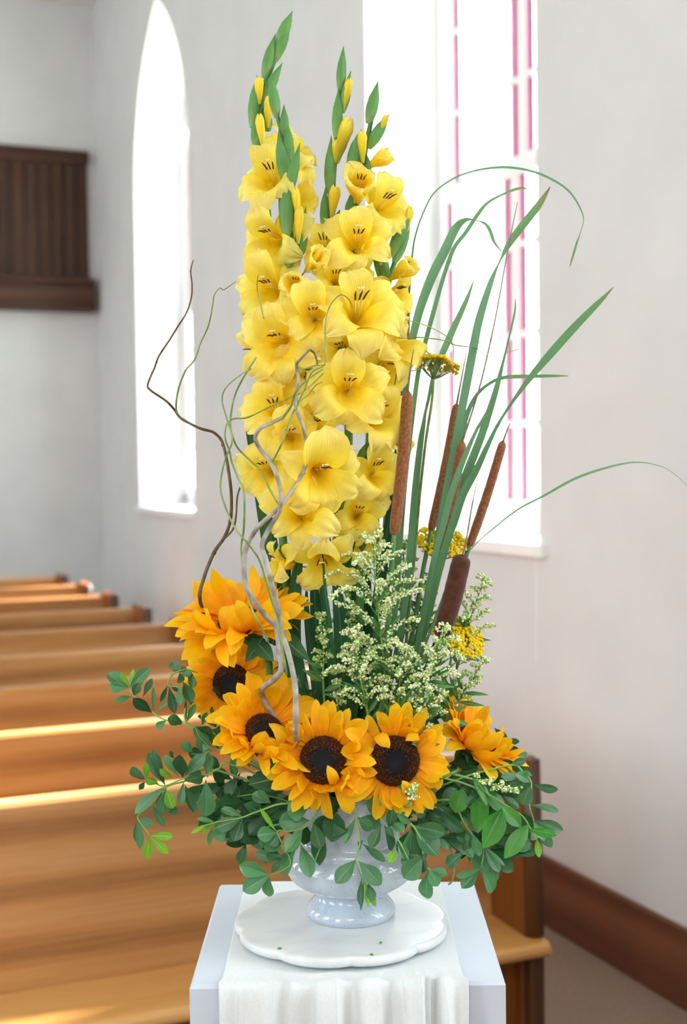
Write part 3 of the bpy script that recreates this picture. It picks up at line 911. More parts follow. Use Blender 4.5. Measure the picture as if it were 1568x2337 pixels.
# blooms: x, y of the throat, radius px, facing (right, up, to viewer), kind, dz
gladiolus('tallest yellow gladiolus, its green tip leaning right high above the others',
          [(664, 45, .0), (645, 85, .0), (625, 140, .0), (606, 190, .0), (596, 245, .0), (590, 300, .0), (594, 360, .0), (604, 450, .0), (614, 560, .0), (620, 700, .0), (630, 900, .0), (640, 1100, .0), (650, 1300, .0), (670, 1500, .01)],
          [(634, 105, 668, 24, 24), (627, 140, 664, 52, 22), (602, 178, 629, 76, 22), (598, 236, 645, 142, 22), (576, 292, 587, 170, 24), (583, 335, 582, 270, 18), (612, 300, 608, 240, 20), (604, 520, 606, 450, 26), (622, 630, 606, 590, 26)],
          [(592, 238, 592, 178, -.008), (612, 292, 613, 222), (600, 338, 592, 262, -.014)],
          [(616, 404, 74, (-.35, .1, .9), 'open', -.045), (664, 350, 62, (.55, .45, -.35), 'open', .03), (690, 455, 60, (.75, 0, -.3), 'open', .03),
           (614, 548, 74, (-.25, .1, .95), 'open', -.05), (612, 664, 74, (-.3, -.05, .95), 'open', -.05), (636, 786, 84, (-.15, .05, 1), 'open', -.075),
           (575, 810, 52, (-.9, -.1, .2), 'open', -.01), (655, 865, 66, (.1, -.15, .9), 'open', -.045), (628, 938, 76, (-.3, .0, .9), 'open', -.06), (664, 1000, 70, (.0, -.15, 1), 'open', -.08),
           (606, 1075, 66, (-.45, -.1, .85), 'open', -.04), (684, 1172, 80, (-.1, -.1, 1), 'open', -.08), (628, 1285, 50, (-.85, -.15, .4), 'open', -.03)],
          [([(556, 922, 2, .0), (566, 975, 16, .0), (582, 1060, 24, .0), (600, 1180, 30, .01), (628, 1340, 34, .01), (668, 1560, 34, .01), (730, 1840, 20, 0)],),
           ([(572, 962, 2, .02), (584, 1050, 14, .02), (604, 1150, 24, .02), (640, 1330, 30, .03), (690, 1560, 30, .03), (740, 1840, 20, .02)],)])
gladiolus('yellow gladiolus with closed green buds in front of the tall left one',
          [(622, 190, -.05), (632, 260, -.05), (645, 310, -.05), (655, 380, -.05), (660, 450, -.05), (664, 540, -.05), (672, 640, -.045), (690, 760, -.04), (710, 900, -.03), (700, 1050, -.02), (680, 1250, -.01), (672, 1400, 0), (690, 1600, .0)],
          [(632, 268, 617, 170, 22), (650, 315, 648, 238, 18), (652, 420, 636, 292, 26), (662, 385, 655, 272, 22), (655, 455, 685, 325, 22, -.06), (654, 540, 655, 400, 30, -.06), (648, 520, 641, 405, 16), (662, 610, 646, 530, 26, -.06), (678, 600, 692, 500, 24, -.05), (690, 580, 698, 470, 18, -.045), (664, 690, 660, 590, 24), (668, 720, 650, 660, 18)],
          [(680, 505, 674, 430, -.065), (680, 556, 684, 474, -.068), (702, 622, 732, 560, -.07)],
          [(720, 595, 42, (.5, .3, .8), 'cup', -.075), (674, 650, 46, (-.1, .1, 1), 'cup', -.085), (716, 724, 68, (-.05, -.1, 1), 'open', -.10), (716, 978, 66, (.15, -.05, 1), 'open', -.035), (700, 880, 60, (.2, .0, .9), 'open', -.03)],
          [([(692, 1246, 3, -.02), (680, 1300, 24, -.02), (668, 1390, 44, -.02), (668, 1500, 50, -.01), (700, 1680, 40, 0), (745, 1850, 20, 0)],),
           ([(706, 1252, 2, .02), (716, 1330, 22, .02), (722, 1430, 34, .02), (735, 1580, 38, .02), (760, 1840, 24, .01)],),
           ([(728, 1275, 2, .03), (738, 1360, 22, .03), (748, 1470, 34, .03), (760, 1600, 36, .03), (775, 1840, 24, .02)],),
           ([(700, 1330, 2, .0), (700, 1400, 16, .0), (712, 1500, 26, .0), (730, 1620, 28, .0), (765, 1840, 20, .0)],),
           ([(655, 1240, 20, .0), (648, 1320, 38, .0), (650, 1420, 40, .0), (675, 1600, 36, .0), (735, 1840, 20, 0)],)])
gladiolus('slender yellow gladiolus with a straight green tip in the middle',
          [(781, 130, .01), (777, 210, .01), (772, 280, .01), (766, 340, .01), (760, 400, .01), (756, 470, .01), (756, 540, .01), (765, 640, .01), (780, 800, .0), (795, 960, -.02), (790, 1080, -.02), (770, 1200, -.02), (770, 1400, -.02), (775, 1600, .0)],
          [(776, 208, 784, 104, 20), (781, 258, 801, 160, 20), (768, 318, 773, 198, 22), (770, 362, 801, 266, 22), (752, 442, 756, 308, 24), (740, 525, 743, 425, 20), (752, 540, 776, 478, 22), (812, 360, 842, 330, 12)],
          [(784, 252, 798, 180, .008), (768, 372, 797, 272, .004), (764, 372, 766, 320, .004), (757, 500, 766, 425, .0), (795, 405, 792, 370)],
          [(736, 560, 62, (-.1, .6, .7), 'open', -.01), (768, 638, 56, (.1, -.05, 1), 'open', -.025), (796, 890, 84, (-.05, -.05, 1), 'open', -.085), (735, 1088, 88, (.05, -.1, 1), 'open', -.10),
           (738, 1290, 72, (-.05, -.5, .85), 'open', -.05), (748, 1180, 50, (.2, .0, .3), 'open', .02)],
          [([(752, 1222, 2, -.03), (764, 1300, 18, -.03), (774, 1400, 36, -.03), (784, 1540, 44, -.02), (790, 1700, 40, 0), (788, 1850, 20, 0)],),
           ([(815, 1208, 2, -.035), (798, 1260, 20, -.035), (780, 1320, 22, -.03), (772, 1370, 12, -.025)],),
           ([(735, 1240, 2, -.055), (742, 1340, 9, -.055), (756, 1450, 11, -.05), (770, 1620, 12, -.03), (785, 1840, 10, 0)],)])
gladiolus('fullest yellow gladiolus, its green tip in front of the bright window',
          [(860, 200, .0), (852, 250, .0), (842, 300, .0), (830, 360, .0), (818, 430, .0), (808, 500, .0), (808, 600, .0), (815, 700, .0), (840, 830, .0), (845, 950, .0), (838, 1100, .0), (828, 1250, .0), (820, 1400, .0), (812, 1600, .01)],
          [(841, 282, 863, 184, 24), (841, 338, 889, 260, 24), (800, 392, 824, 294, 28), (802, 510, 800, 440, 26), (842, 400, 836, 350, 14), (840, 860, 850, 790, 22), (812, 830, 815, 790, 26), (818, 620, 822, 580, 22), (818, 1060, 836, 1010, 18)],
          [(828, 372, 827, 300, -.01), (866, 300, 884, 264, -.006)],
          [(868, 364, 36, (.7, .4, .3), 'cup', -.005), (822, 424, 62, (-.1, .15, 1), 'cup', -.05), (882, 470, 72, (.6, .15, .55), 'open', .0), (818, 552, 76, (-.05, .0, 1), 'open', -.055), (825, 706, 96, (.0, .05, 1), 'open', -.095),
           (902, 780, 78, (.7, .0, .6), 'open', -.02), (886, 845, 60, (.5, -.2, .7), 'open', -.01), (862, 950, 74, (.4, .1, .85), 'open', -.05), (862, 1078, 66, (.25, .1, .95), 'open', -.04), (818, 1175, 60, (.35, .2, .7), 'open', -.03),
           (822, 1240, 52, (.3, -.1, .9), 'open', -.015), (820, 640, 60, (.5, .1, .5), 'open', .01), (780, 800, 60, (-.2, -.3, .8), 'open', -.02), (880, 1120, 40, (.8, -.2, .3), 'open', .01)],
          [([(893, 1120, 2, .02), (884, 1210, 24, .02), (868, 1320, 30, .02), (845, 1500, 26, .02), (810, 1840, 18, .01)],),
           ([(864, 1090, 2, -.01), (863, 1200, 7, -.01), (860, 1330, 9, -.01), (850, 1500, 9, 0), (815, 1840, 8, 0)],),
           ([(838, 1200, 2, .04), (836, 1300, 24, .04), (832, 1420, 34, .04), (822, 1580, 34, .04), (800, 1840, 22, .03)],),
           ([(798, 1240, 14, .05), (800, 1340, 30, .05), (800, 1480, 38, .05), (796, 1840, 24, .03)],),
           ([(868, 1300, 2, .05), (866, 1400, 26, .05), (856, 1520, 32, .05), (812, 1840, 20, .03)],),
           ([(812, 1220, 20, .03), (815, 1350, 34, .03), (815, 1500, 36, .03), (800, 1840, 20, .02)],)])
gladiolus('short yellow gladiolus leaning right beside the cattails',
          [(928, 500, .03), (910, 570, .03), (888, 640, .03), (880, 700, .03), (875, 850, .03), (880, 1000, .03), (885, 1150, .03), (870, 1350, .03), (850, 1550, .02)],
          [(890, 585, 941, 470, 26, .02), (900, 600, 938, 500, 24, .03), (870, 640, 853, 516, 22, .02), (880, 650, 868, 560, 26, .02), (872, 690, 880, 600, 24, .03)],
          [(922, 540, 936, 474, .022), (868, 606, 868, 530, .01)],
          [(924, 614, 42, (.5, .4, .6), 'cup', .0), (908, 672, 54, (.6, -.1, .5), 'open', .01), (906, 1000, 54, (.6, 0, .5), 'open', .02), (880, 735, 50, (.3, .1, .7), 'open', -.01), (892, 930, 52, (.7, .1, .4), 'open', .0)],
          [([(905, 1000, 10, .05), (900, 1150, 16, .05), (895, 1300, 18, .05), (870, 1500, 18, .04), (815, 1840, 14, .02)],)])

# ------------------------------------------------------------------ sunflowers
def discmesh():
    mb = MB(); lathe(mb, [(0.01, .16), (.25, .18), (.5, .20), (.75, .15), (.92, .03), (1.0, -.10), (.95, -.3)], (0, 0, 0), 40); b = 0
    return mb.mesh('disc', M['disc'])


def floretmesh():
    mb = MB(); rr = random.Random(3)
    for k in range(900):
        r = sqrt((k + 3) / 900) * .99; a = k * 2.39996; h = lerp([(0, .16), (.25, .18), (.5, .20), (.75, .15), (.92, .03), (1, -.10)], r)
        s = .022 + .02 * r; hh = (.03 if r < .45 else .085 + .04 * rr.random()) ; c = Vector((r * cos(a), r * sin(a), h - .01)); o = Vector((cos(a), sin(a), 0)) * (.03 * r)
        b = [mb.vert(c + Vector((s * cos(q), s * sin(q), 0))) for q in (0, 2.1, 4.2)]; t = mb.vert(c + o + Vector((0, 0, hh)))
        for i in range(3): mb.face((b[i], b[(i + 1) % 3], t))
    return mb.mesh('disc_florets', M['disc'])


DSC, FLR = discmesh(), floretmesh()
PET = {k: [leafmesh('petal', M['petal'], r_, 'petal', fd, cu, wv, sd_, 4, 12) for sd_, (r_, fd, wv) in enumerate(((.34, .12, .05), (.40, .25, .08), (.30, .5, .07), (.42, .2, .10)))]
       for k, cu in (('flat', -.15), ('back', -.75), ('in', .8), ('curl', 2.2))}
SEP = [leafmesh('sepal', M['sepal'], .42, 'heart', .2, c_, .05, 5) for c_ in (-.3, -.8)]


def sunflower(label, px, py, f, dr, plen, el0, near, stem, dz=-.05, n=34, curlk='in', seed=1, el_side=0.0, side=(0, 0), leaves=()):
    global R
    keep, R = R, random.Random(seed)
    ax = V(*f).normalized(); c = P(px, py, dz); rd = dr * (D0 + dz) / FPX; pl = plen * (D0 + dz) / FPX
    base = mouth()
    root = thing('sunflower', c, label, 'flower', 'sunflowers')
    Mx = frame(ax, UP if abs(ax.z) < .9 else -F0, c, rd)
    inst('disc', DSC, root, Mx); o = inst('disc_florets', FLR, root, Mx); o['kind'] = 'stuff'
    X3, Y3 = Mx.to_3x3().col[0].normalized(), Mx.to_3x3().col[1].normalized()
    dn = V(0, -.5, .85)
    for layer, nn in ((0, n - n // 3), (1, n // 3 + 4)):
        for k in range(nn):
            a = 2 * pi * (k + R.uniform(-.3, .3) + layer * .5) / nn; rim = X3 * cos(a) + Y3 * sin(a)
            cl = max(0, rim.dot(dn) - ax.dot(dn) * 0)          # petals on the viewer's lower side
            sd_ = max(0, rim.dot(V(side[0], side[1], 0))) * el_side
            el = el0 + near * cl + sd_ + R.gauss(0, .13) - (.22 if layer else 0)
            kind = R.choices(['flat', 'back', 'in', 'curl'], [5, 3, 1.5 + 5 * cl, .3 + (3.0 * cl if curlk == 'curl' else .6 * cl)])[0]
            d = rim * cos(el) + ax * sin(el); nz = ax * cos(el) - rim * sin(el)
            d = (d + (X3 * R.gauss(0, .12) + Y3 * R.gauss(0, .12))).normalized()
            b = c + rim * rd * (.95 - .04 * layer) - ax * rd * (.12 + .10 * layer)
            inst('petal', R.choice(PET[kind]), root, yframe(d, nz + rim.cross(ax) * R.gauss(0, .35), b, pl * R.uniform(.86, 1.14)))
    for k in range(15):
        a = 2 * pi * (k + R.uniform(-.2, .2)) / 15; rim = X3 * cos(a) + Y3 * sin(a); el = R.uniform(-.5, .05)
        inst('sepal', R.choice(SEP), root, yframe(rim * cos(el) + ax * sin(el), -ax, c + rim * rd * .55 - ax * rd * .42, rd * R.uniform(.75, 1.0)))
    mb = MB(); lathe(mb, [(0.15, -.75), (.4, -.62), (.75, -.45), (.97, -.2), (.96, -.08)], (0, 0, 0), 24)
    inst('receptacle', mb.mesh('receptacle', M['sepal']), root, Mx)
    pts = [c - ax * rd * .4, c - ax * rd * 1.0] + [P(*q) for q in stem] + [base]
    part('stem', stemtube(pts, .0052, .0046, 9), M['sun_stem'], root)
    for (bx, by, tx, ty, wp, ldz, hint) in leaves:
        leaf(root, P(bx, by, ldz), P(tx, ty, ldz - .01), wp, 'sun_leaf', 'heart', V(*hint), 'leaf')
    R = keep
    return root


sunflower('sunflower with the broadest dark brown disc fully facing forward, right of centre', 902, 1737, (.10, .12, 1), 58, 82, .30, .25, [(890, 1790, .0)], -.10, 46, 'in', 11)
sunflower('sunflower with tightly curled lower petals, front and centre over the vase', 738, 1735, (-.12, .22, 1), 56, 80, .38, .55, [(750, 1800, .0)], -.10, 46, 'curl', 12,
          leaves=[(640, 1775, 566, 1790, 60, -.07, (0, .6, 1))])
sunflower('sunflower front left, its long petals cupping a half-hidden dark disc', 604, 1670, (.30, .52, .80), 46, 98, .52, .42, [(640, 1760, -.01)], -.075, 50, 'in', 13,
          leaves=[(700, 1600, 615, 1585, 60, -.02, (0, .8, .8)), (655, 1640, 725, 1570, 80, .01, (0, .3, 1))])
sunflower('sunflower at the right rear, turned away with only its petals showing', 1078, 1690, (.66, .62, .30), 42, 96, .62, .2, [(1010, 1770, .02)], -.0, 48, 'in', 14)
sunflower('highest sunflower, upper left, tipped upward beneath the willow branches', 545, 1415, (-.12, .86, .46), 50, 116, .40, .30, [(610, 1500, -.01), (618, 1600, .0), (660, 1730, .0)], -.03, 50, 'in', 15,
          leaves=[(640, 1450, 708, 1512, 42, -.02, (.2, .5, 1)), (600, 1455, 560, 1512, 40, -.03, (0, -.2, 1)), (620, 1470, 655, 1410, 36, -.01, (.3, .2, 1)), (590, 1470, 625, 1510, 40, -.035, (0, .2, 1))])
sunflower('sunflower half hidden by green leaves below the highest one, far left', 528, 1560, (-.25, .05, .95), 46, 76, .25, .3, [(580, 1620, .03), (660, 1740, .02)], .03, 42, 'in', 16)

# ------------------------------------------------------------------ cattails and their leaves
def cattail(label, top, bot, wp, tip, stem, dz, mat='spike'):
    base = mouth()
    root = thing('cattail', base, label, 'cattail', 'cattails')
    a, b = P(*top, dz), P(*bot, dz); r = wp * (D0 + dz) / FPX / 2; d = b - a; ln = d.length
    prof = [(0, .15), (.012, .5), (.03, .8), (.06, .97), (.2, 1.0), (.5, 1.03), (.8, 1.0), (.94, .95), (.975, .75), (.99, .5), (1, .2)]
    z = -d.normalized(); Mx = frame(z, V(0, 0, 1), a)
    mb = MB(); nn = 20; rows = []; bow = R0 * (ln * .012)
    for i in range(41):
        t = i / 40; tt = t if 0 < t < 1 else t
        q = lerp(prof, t) * r * (1 + .012 * sin(37 * t + wp)); ctr = a + d * t + bow * sin(pi * t)
        x, y = Mx.to_3x3().col[0], Mx.to_3x3().col[1]
        rows.append([ctr + (x * cos(2 * pi * j / nn) + y * sin(2 * pi * j / nn)) * q * (1 + .015 * sin(j * 2.7 + i * 1.3)) for j in range(nn)])
    mb.grid(rows, None, 0, True); mb.face(list(range(nn))); mb.face([40 * nn + j for j in range(nn)][::-1])
    part('spike', mb, M[mat], root)
    part('tip', stemtube([a + d * .01] + [P(*q, dz) for q in tip], .0016, .0005, 6), M['reed_tip'], root)
    part('stem', stemtube([b - d * .02] + [P(*q, dz) for q in stem] + [base], .0032, .0040, 8), M['reed'], root)
    return root


cattail('long brown cattail directly against the right side of the gladioli', (931, 891), (899, 1224), 28, [(937, 840), (944, 798)], [(893, 1320), (885, 1450), (865, 1640)], -.045)
cattail('brown cattail mostly hidden behind the gladiolus blossoms', (927, 664), (918, 930), 17, [(929, 645)], [(908, 1050), (895, 1250), (870, 1550)], .05)
cattail('slim brown cattail second from the gladioli', (1043, 920), (983, 1215), 21, [(1056, 850), (1066, 795)], [(964, 1310), (940, 1450), (890, 1640)], .02)
cattail('short reddish cattail half covered by a green blade', (1056, 1005), (1004, 1256), 23, [(1086, 913), (1104, 847), (1131, 725), (1153, 603), (1167, 531), (1181, 461)], [(985, 1370), (955, 1500), (900, 1650)], -.01)
cattail('slender brown cattail leaning furthest right below the window', (1149, 1005), (1070, 1250), 21, [(1156, 985), (1164, 966)], [(1040, 1340), (1000, 1450), (920, 1650)], .03)
cattail('short fat dark brown cattail low on the right above the yarrow', (1056, 1266), (1006, 1456), 45, [(1064, 1235), (1078, 1150), (1092, 1085)], [(985, 1530), (940, 1640), (880, 1760)], -.06, 'spike_dark')

BLADES = [
    ('thin green blade arching high over the window and drooping to a brown tip', [(1300, 610, 0.6, .05), (1306, 590, 5.0, .05), (1316, 556, 5.6, .05), (1325, 530, 1.9, .05), (1332, 499, 2.5, .05), (1320, 467, 4.3, .05), (1298, 436, 5.0, .05), (1266, 413, 5.6, .05), (1221, 393, 6.2, .05), (1171, 383, 6.2, .05), (1122, 383, 6.2, .05), (1072, 393, 5.6, .05), (1032, 409, 4.3, .05), (991, 440, 3.7, .05), (968, 481, 3.7, .05), (950, 531, 4.3, .05), (941, 582, 5.0, .05), (930, 720, 8.0, .05), (918, 950, 9.6, .05), (900, 1300, 9.6, .04), (860, 1600, 9.6, .03)]),
    ('wide green blade snapped over near its top with a dangling brown end', [(1145, 574, 1, .03), (1128, 553, 9, .03), (1118, 526, 11, .03), (1106, 510, 8, .03), (1086, 503, 3, .03), (1063, 502, 12, .03), (1040, 521, 22, .03), (1013, 576, 25, .03), (986, 630, 25, .03), (959, 702, 23, .03), (940, 779, 20, .03), (928, 860, 18, .03), (912, 1050, 17, .03), (895, 1300, 16, .03), (860, 1600, 14, .02)]),
    ('slim pale green blade curving over to the right below the high arch', [(1208, 432, 1, .0), (1185, 430, 7, .0), (1149, 443, 6, .0), (1113, 463, 8, .0), (1090, 490, 11, .0), (1063, 531, 11, .0), (1036, 567, 11, .0), (1013, 630, 11, .0), (991, 707, 12, .0), (968, 792, 12, .0), (955, 850, 12, .0), (945, 920, 13, -.01), (923, 1093, 18, -.02), (910, 1251, 20, -.02), (900, 1400, 18, -.02), (870, 1620, 14, 0)]),
    ('green blade with a purplish tip behind the uppermost yarrow', [(1083, 634, 1, .01), (1072, 666, 8, .01), (1059, 698, 14, .01), (1032, 756, 18, .01), (1010, 806, 17, .01), (992, 850, 13, .01), (978, 910, 8, .01), (965, 980, 6, .02), (950, 1150, 8, .02), (930, 1400, 8, .02), (870, 1640, 8, .01)]),
    ('straight green blade rising between the first two cattails', [(974, 915, 1, -.02), (968, 960, 10, -.02), (960, 1010, 16, -.02), (949, 1110, 19, -.02), (940, 1220, 20, -.02), (930, 1330, 19, -.02), (910, 1470, 17, -.02), (870, 1640, 14, 0)]),
    ('long broad green blade in front of the window with a cut top', [(1256, 426, 2, .0), (1230, 467, 18, .0), (1194, 513, 20, .0), (1162, 556, 16, .0), (1140, 598, 5, .0), (1122, 639, 14, .0), (1104, 693, 20, .0), (1090, 743, 23, .0), (1079, 800, 24, .0), (1064, 880, 24, .0), (1045, 980, 22, .0), (1023, 1093, 20, .01), (1000, 1220, 18, .01), (970, 1400, 16, .01), (900, 1650, 14, .01)]),
    ('bright green blade leaning far right with a sharp tip against the wall', [(1400, 655, 1, -.02), (1380, 677, 10, -.02), (1357, 700, 16, -.02), (1311, 747, 21, -.02), (1266, 797, 22, -.02), (1221, 849, 18, -.02), (1176, 908, 9, -.02), (1140, 963, 8, -.02), (1113, 1017, 14, -.02), (1086, 1075, 19, -.02), (1056, 1130, 22, -.02), (1036, 1190, 22, -.02), (1010, 1270, 20, -.02), (985, 1370, 18, -.02), (950, 1490, 16, -.01), (890, 1660, 12, 0)]),
    ('green blade bent flat so its end points right past the window', [(1298, 858, 1, .02), (1266, 858, 7, .02), (1212, 859, 10, .02), (1149, 862, 10, .02), (1113, 878, 9, .02), (1086, 904, 10, .02), (1068, 940, 14, .02), (1054, 985, 17, .02), (1040, 1050, 17, .02), (1018, 1150, 16, .02), (985, 1320, 16, .02), (900, 1650, 12, .02)]),
    ('tall pointed green blade in the middle of the cattail bunch', [(1176, 682, 1, .015), (1175, 712, 5, .015), (1163, 765, 5, .015), (1149, 823, 7, .015), (1135, 880, 15, .015), (1117, 940, 19, .015), (1095, 1005, 22, .015), (1066, 1080, 24, .01), (1043, 1150, 24, .01), (1024, 1220, 23, .0), (1000, 1310, 20, .0), (960, 1470, 16, .0), (890, 1660, 12, .0)]),
    ('green blade crossing in front of the half covered cattail', [(1128, 905, 1, -.05), (1108, 945, 7, -.05), (1086, 985, 9, -.05), (1066, 1030, 14, -.05), (1042, 1090, 18, -.05), (1026, 1140, 18, -.05), (1012, 1195, 18, -.05), (992, 1270, 17, -.05), (968, 1390, 16, -.05), (945, 1500, 14, -.04), (890, 1660, 10, -.02)]),
    ('thin arching blade reaching furthest right across the plain wall', [(1580, 1120, .8, -.06), (1537, 1080, 1.4, -.06), (1501, 1062, 2, -.06), (1447, 1055, 4, -.06), (1379, 1069, 6, -.06), (1311, 1093, 7, -.06), (1244, 1130, 6, -.06), (1185, 1161, 4, -.06), (1131, 1202, 3, -.06), (1077, 1251, 3, -.06), (1030, 1320, 5, -.05), (990, 1420, 7, -.04), (900, 1660, 8, -.01)]),
]
for i, (lab, px) in enumerate(BLADES):
    base = mouth(); px = px[::-1]
    root_loc = base
    pts, wd = blade_pts(px, 4); pts = [base] + pts; wd = [wd[0]] + wd
    mb = MB(); ribbon(mb, pts, wd, V(.25, .15, 1) if i % 2 else V(-.2, .1, 1), 0.14)
    setp(part('cattail_leaf', mb, M['blade'], org=base), lab, 'leaf', 'long green blades among the cattails')

# ------------------------------------------------------------------ yarrow
def yarrow(label, cx_, cy_, wp, f, stem, dz, n=230, seed=0):
    rr = random.Random(seed); base = mouth(); ax = V(*f).normalized(); c = P(cx_, cy_, dz); r = wp * (D0 + dz) / FPX / 2
    root = thing('yarrow', c, label, 'flower', 'yellow yarrow heads')
    Mx = frame(ax, UP if abs(ax.z) < .9 else F0, c, r); mb = MB(); br = MB()
    knot = c - ax * r * .75
    for k in range(n):
        q = sqrt((k + .5) / n); a = k * 2.39996 + rr.gauss(0, .1)
        bump_ = .06 * sin(5 * a + 3 * q) + rr.uniform(-.03, .03)
        p = Vector((q * cos(a) * (1 + .06 * sin(3 * a)), q * sin(a) * (1 + .06 * sin(3 * a)), .28 * (1 - q * q) + bump_ - .04))
        s = rr.uniform(.055, .082)
        mb.add(ICO1[0] if rr.random() < .0 else ICO2[0], ICO2[1], Mx @ Matrix.Translation(p) @ Matrix.Diagonal((s, s, s * .9, 1)))
        if k % 8 == 3: br.tube([knot + (Mx @ p - knot) * .02, knot + ax * r * .25 + (Mx @ Vector((p.x, p.y, 0)) - c) * .4, Mx @ (p - Vector((0, 0, .06)))], .0006, 4)
    o = part('florets', mb, M['yarrow'], root); o['kind'] = 'stuff'
    part('flower_stalks', br, M['yarrow_stem'], root)
    part('stem', stemtube([knot + ax * r * .05] + [P(*q, dz) for q in stem] + [base], .0016, .0026, 7), M['yarrow_stem'], root)


yarrow('highest yellow yarrow head, flat and tilted, beside the upper blossoms', 998, 830, 104, (.25, .93, -.22), [(985, 920), (970, 1020), (955, 1160), (940, 1320), (900, 1600)], .01, 230, 1)
yarrow('yellow yarrow head behind the lower ends of the cattails', 1006, 1236, 132, (.1, .92, .38), [(985, 1330), (950, 1480), (890, 1660)], .04, 260, 2)
yarrow('lowest yellow yarrow head below the short fat cattail', 1048, 1452, 130, (.35, .78, .5), [(1020, 1540), (960, 1650), (880, 1770)], -.01, 300, 3)

# ------------------------------------------------------------------ white goldenrod sprays
def spray(label, base_px, tip_px, hw, nb, dz, seed, green=.35, blen=1.0, lv=14, den=1.0):
    rr = random.Random(seed); b0 = mouth()
    path = crom([P(*tip_px, dz), P((tip_px[0] * 2 + base_px[0]) / 3 + rr.uniform(-6, 6), (tip_px[1] * 2 + base_px[1]) / 3, dz), P((tip_px[0] + 2 * base_px[0]) / 3, (tip_px[1] + 2 * base_px[1]) / 3, dz), P(*base_px, dz)], 8)
    path = [Vector(p) for p in path]
    root = thing('goldenrod_spray', path[-1], label, 'flower', 'creamy white goldenrod sprays')
    part('stem', stemtube(path + [b0], .0008, .0019, 6, 2), M['gr_stem'], root)
    fl = MB(); n_ = len(path) - 1; hwm = hw * PXM
    ax = (path[0] - path[-1]).normalized(); x = ax.cross(F0).normalized(); z = x.cross(ax)

    def dab(p, s, g):
        mi = 1 if rr.random() < g + .08 else 0
        fl.add(ICO1[0], ICO1[1], Matrix.Translation(p) @ Matrix.Rotation(rr.uniform(0, 3), 4, 'X') @ Matrix.Diagonal((s, s * rr.uniform(.9, 1.2), s, 1)), mi)
    for k in range(nb):
        t = (k + .3) / nb; p0 = path[min(n_, int((.04 + t * .72) * n_))]; a = k * 2.4 + rr.uniform(-.4, .4)
        out = x * cos(a) + z * sin(a) * .8; ln = hwm * (.22 + .95 * min(1, t * 1.7)) * (1 - .35 * max(0, t - .75) / .25) * rr.uniform(.75, 1.2) * blen
        p1 = p0 + out * ln * .5 + ax * ln * .50; p2 = p0 + out * ln * 1.0 + ax * ln * rr.uniform(.35, .85)
        cv = [Vector(q) for q in crom([p0, p1, p2], 7)]
        mb = MB(); mb.tube(cv, [.0007 - .0004 * i / (len(cv) - 1) for i in range(len(cv))], 5); part('branch', mb, M['gr_stem'], root)
        m_ = int((16 + ln / .0008) * den)
        for q in range(m_):
            tt = rr.uniform(.15, 1) ** .8; i = tt * (len(cv) - 1); i0 = int(i); i1 = min(i0 + 1, len(cv) - 1)
            p = cv[i0] + (cv[i1] - cv[i0]) * (i - i0)
            sp_ = .0027 * (1.1 - .5 * tt)
            dab(p + Vector((rr.gauss(0, 1), rr.gauss(0, 1), rr.gauss(.45, .8))) * sp_, rr.uniform(.0011, .0021), green)
    for q in range(int(60 * den)):
        i = rr.uniform(0, .35) * n_; p = path[int(i)]
        dab(p + Vector((rr.gauss(0, 1), rr.gauss(0, 1), rr.gauss(0, .8))) * (.001 + .0045 * i / n_ * 2), rr.uniform(.0008, .0015), green + .1)
    o = part('florets', fl, [M['cream'], M['budgreen']], root); o['kind'] = 'stuff'
    global R
    keep, R = R, rr
    for k in range(lv):
        p0 = path[int(rr.uniform(.3, 1.0) * n_)]; a = rr.uniform(0, 6.3); out = x * cos(a) + z * sin(a)
        leaf(root, p0, p0 + (out * .8 + ax * rr.uniform(.2, .9)).normalized() * rr.uniform(.025, .045), rr.uniform(9, 14), 'gr_leaf', 'lance')
    R = keep


spray('tallest creamy goldenrod spray, a full plume in front of the blades', (885, 1620), (852, 1228), 105, 30, -.06, 1, .18)
spray('narrow greenish goldenrod spike beside the gladiolus stalks', (742, 1620), (728, 1400), 26, 14, -.05, 2, .6, lv=6)
spray('bushy goldenrod spray low in the middle above the sunflowers', (850, 1690), (806, 1440), 66, 22, -.075, 3, .3)
spray('open goldenrod spray furthest right, standing clear against the wall', (1020, 1600), (1106, 1318), 52, 18, .0, 4, .35)
spray('greener goldenrod spray behind the long cattail', (905, 1580), (922, 1240), 62, 22, .03, 5, .7)
spray('goldenrod spray leaning right under the dark cattail', (930, 1680), (1020, 1430), 58, 20, -.075, 6, .25)
spray('greenish goldenrod spray between the reed blades', (930, 1600), (985, 1310), 44, 18, .03, 7, .65)
spray('small goldenrod spray drooping right below the lowest yarrow', (1010, 1660), (1108, 1505), 28, 12, -.02, 8, .4)
spray('goldenrod sprig lying low among the glossy leaves on the right', (1030, 1765), (1180, 1806), 14, 9, -.11, 9, .4, lv=4)
spray('short goldenrod spray tucked above the forward facing sunflower', (950, 1720), (985, 1570), 44, 14, -.08, 10, .3)
spray('tiny goldenrod spike by the dark stalks above the centre sunflower', (772, 1640), (772, 1555), 18, 8, -.05, 11, .4, lv=3)
spray('goldenrod spray left of the main plume, mid height', (840, 1640), (792, 1340), 52, 18, -.0, 12, .6)
spray('goldenrod spray in the gap right of the main plume', (900, 1690), (925, 1480), 60, 20, -.07, 13, .3)
spray('tiny goldenrod tip peeking under the forward facing sunflower', (930, 1840), (948, 1795), 10, 5, -.12, 14, .3, lv=2)

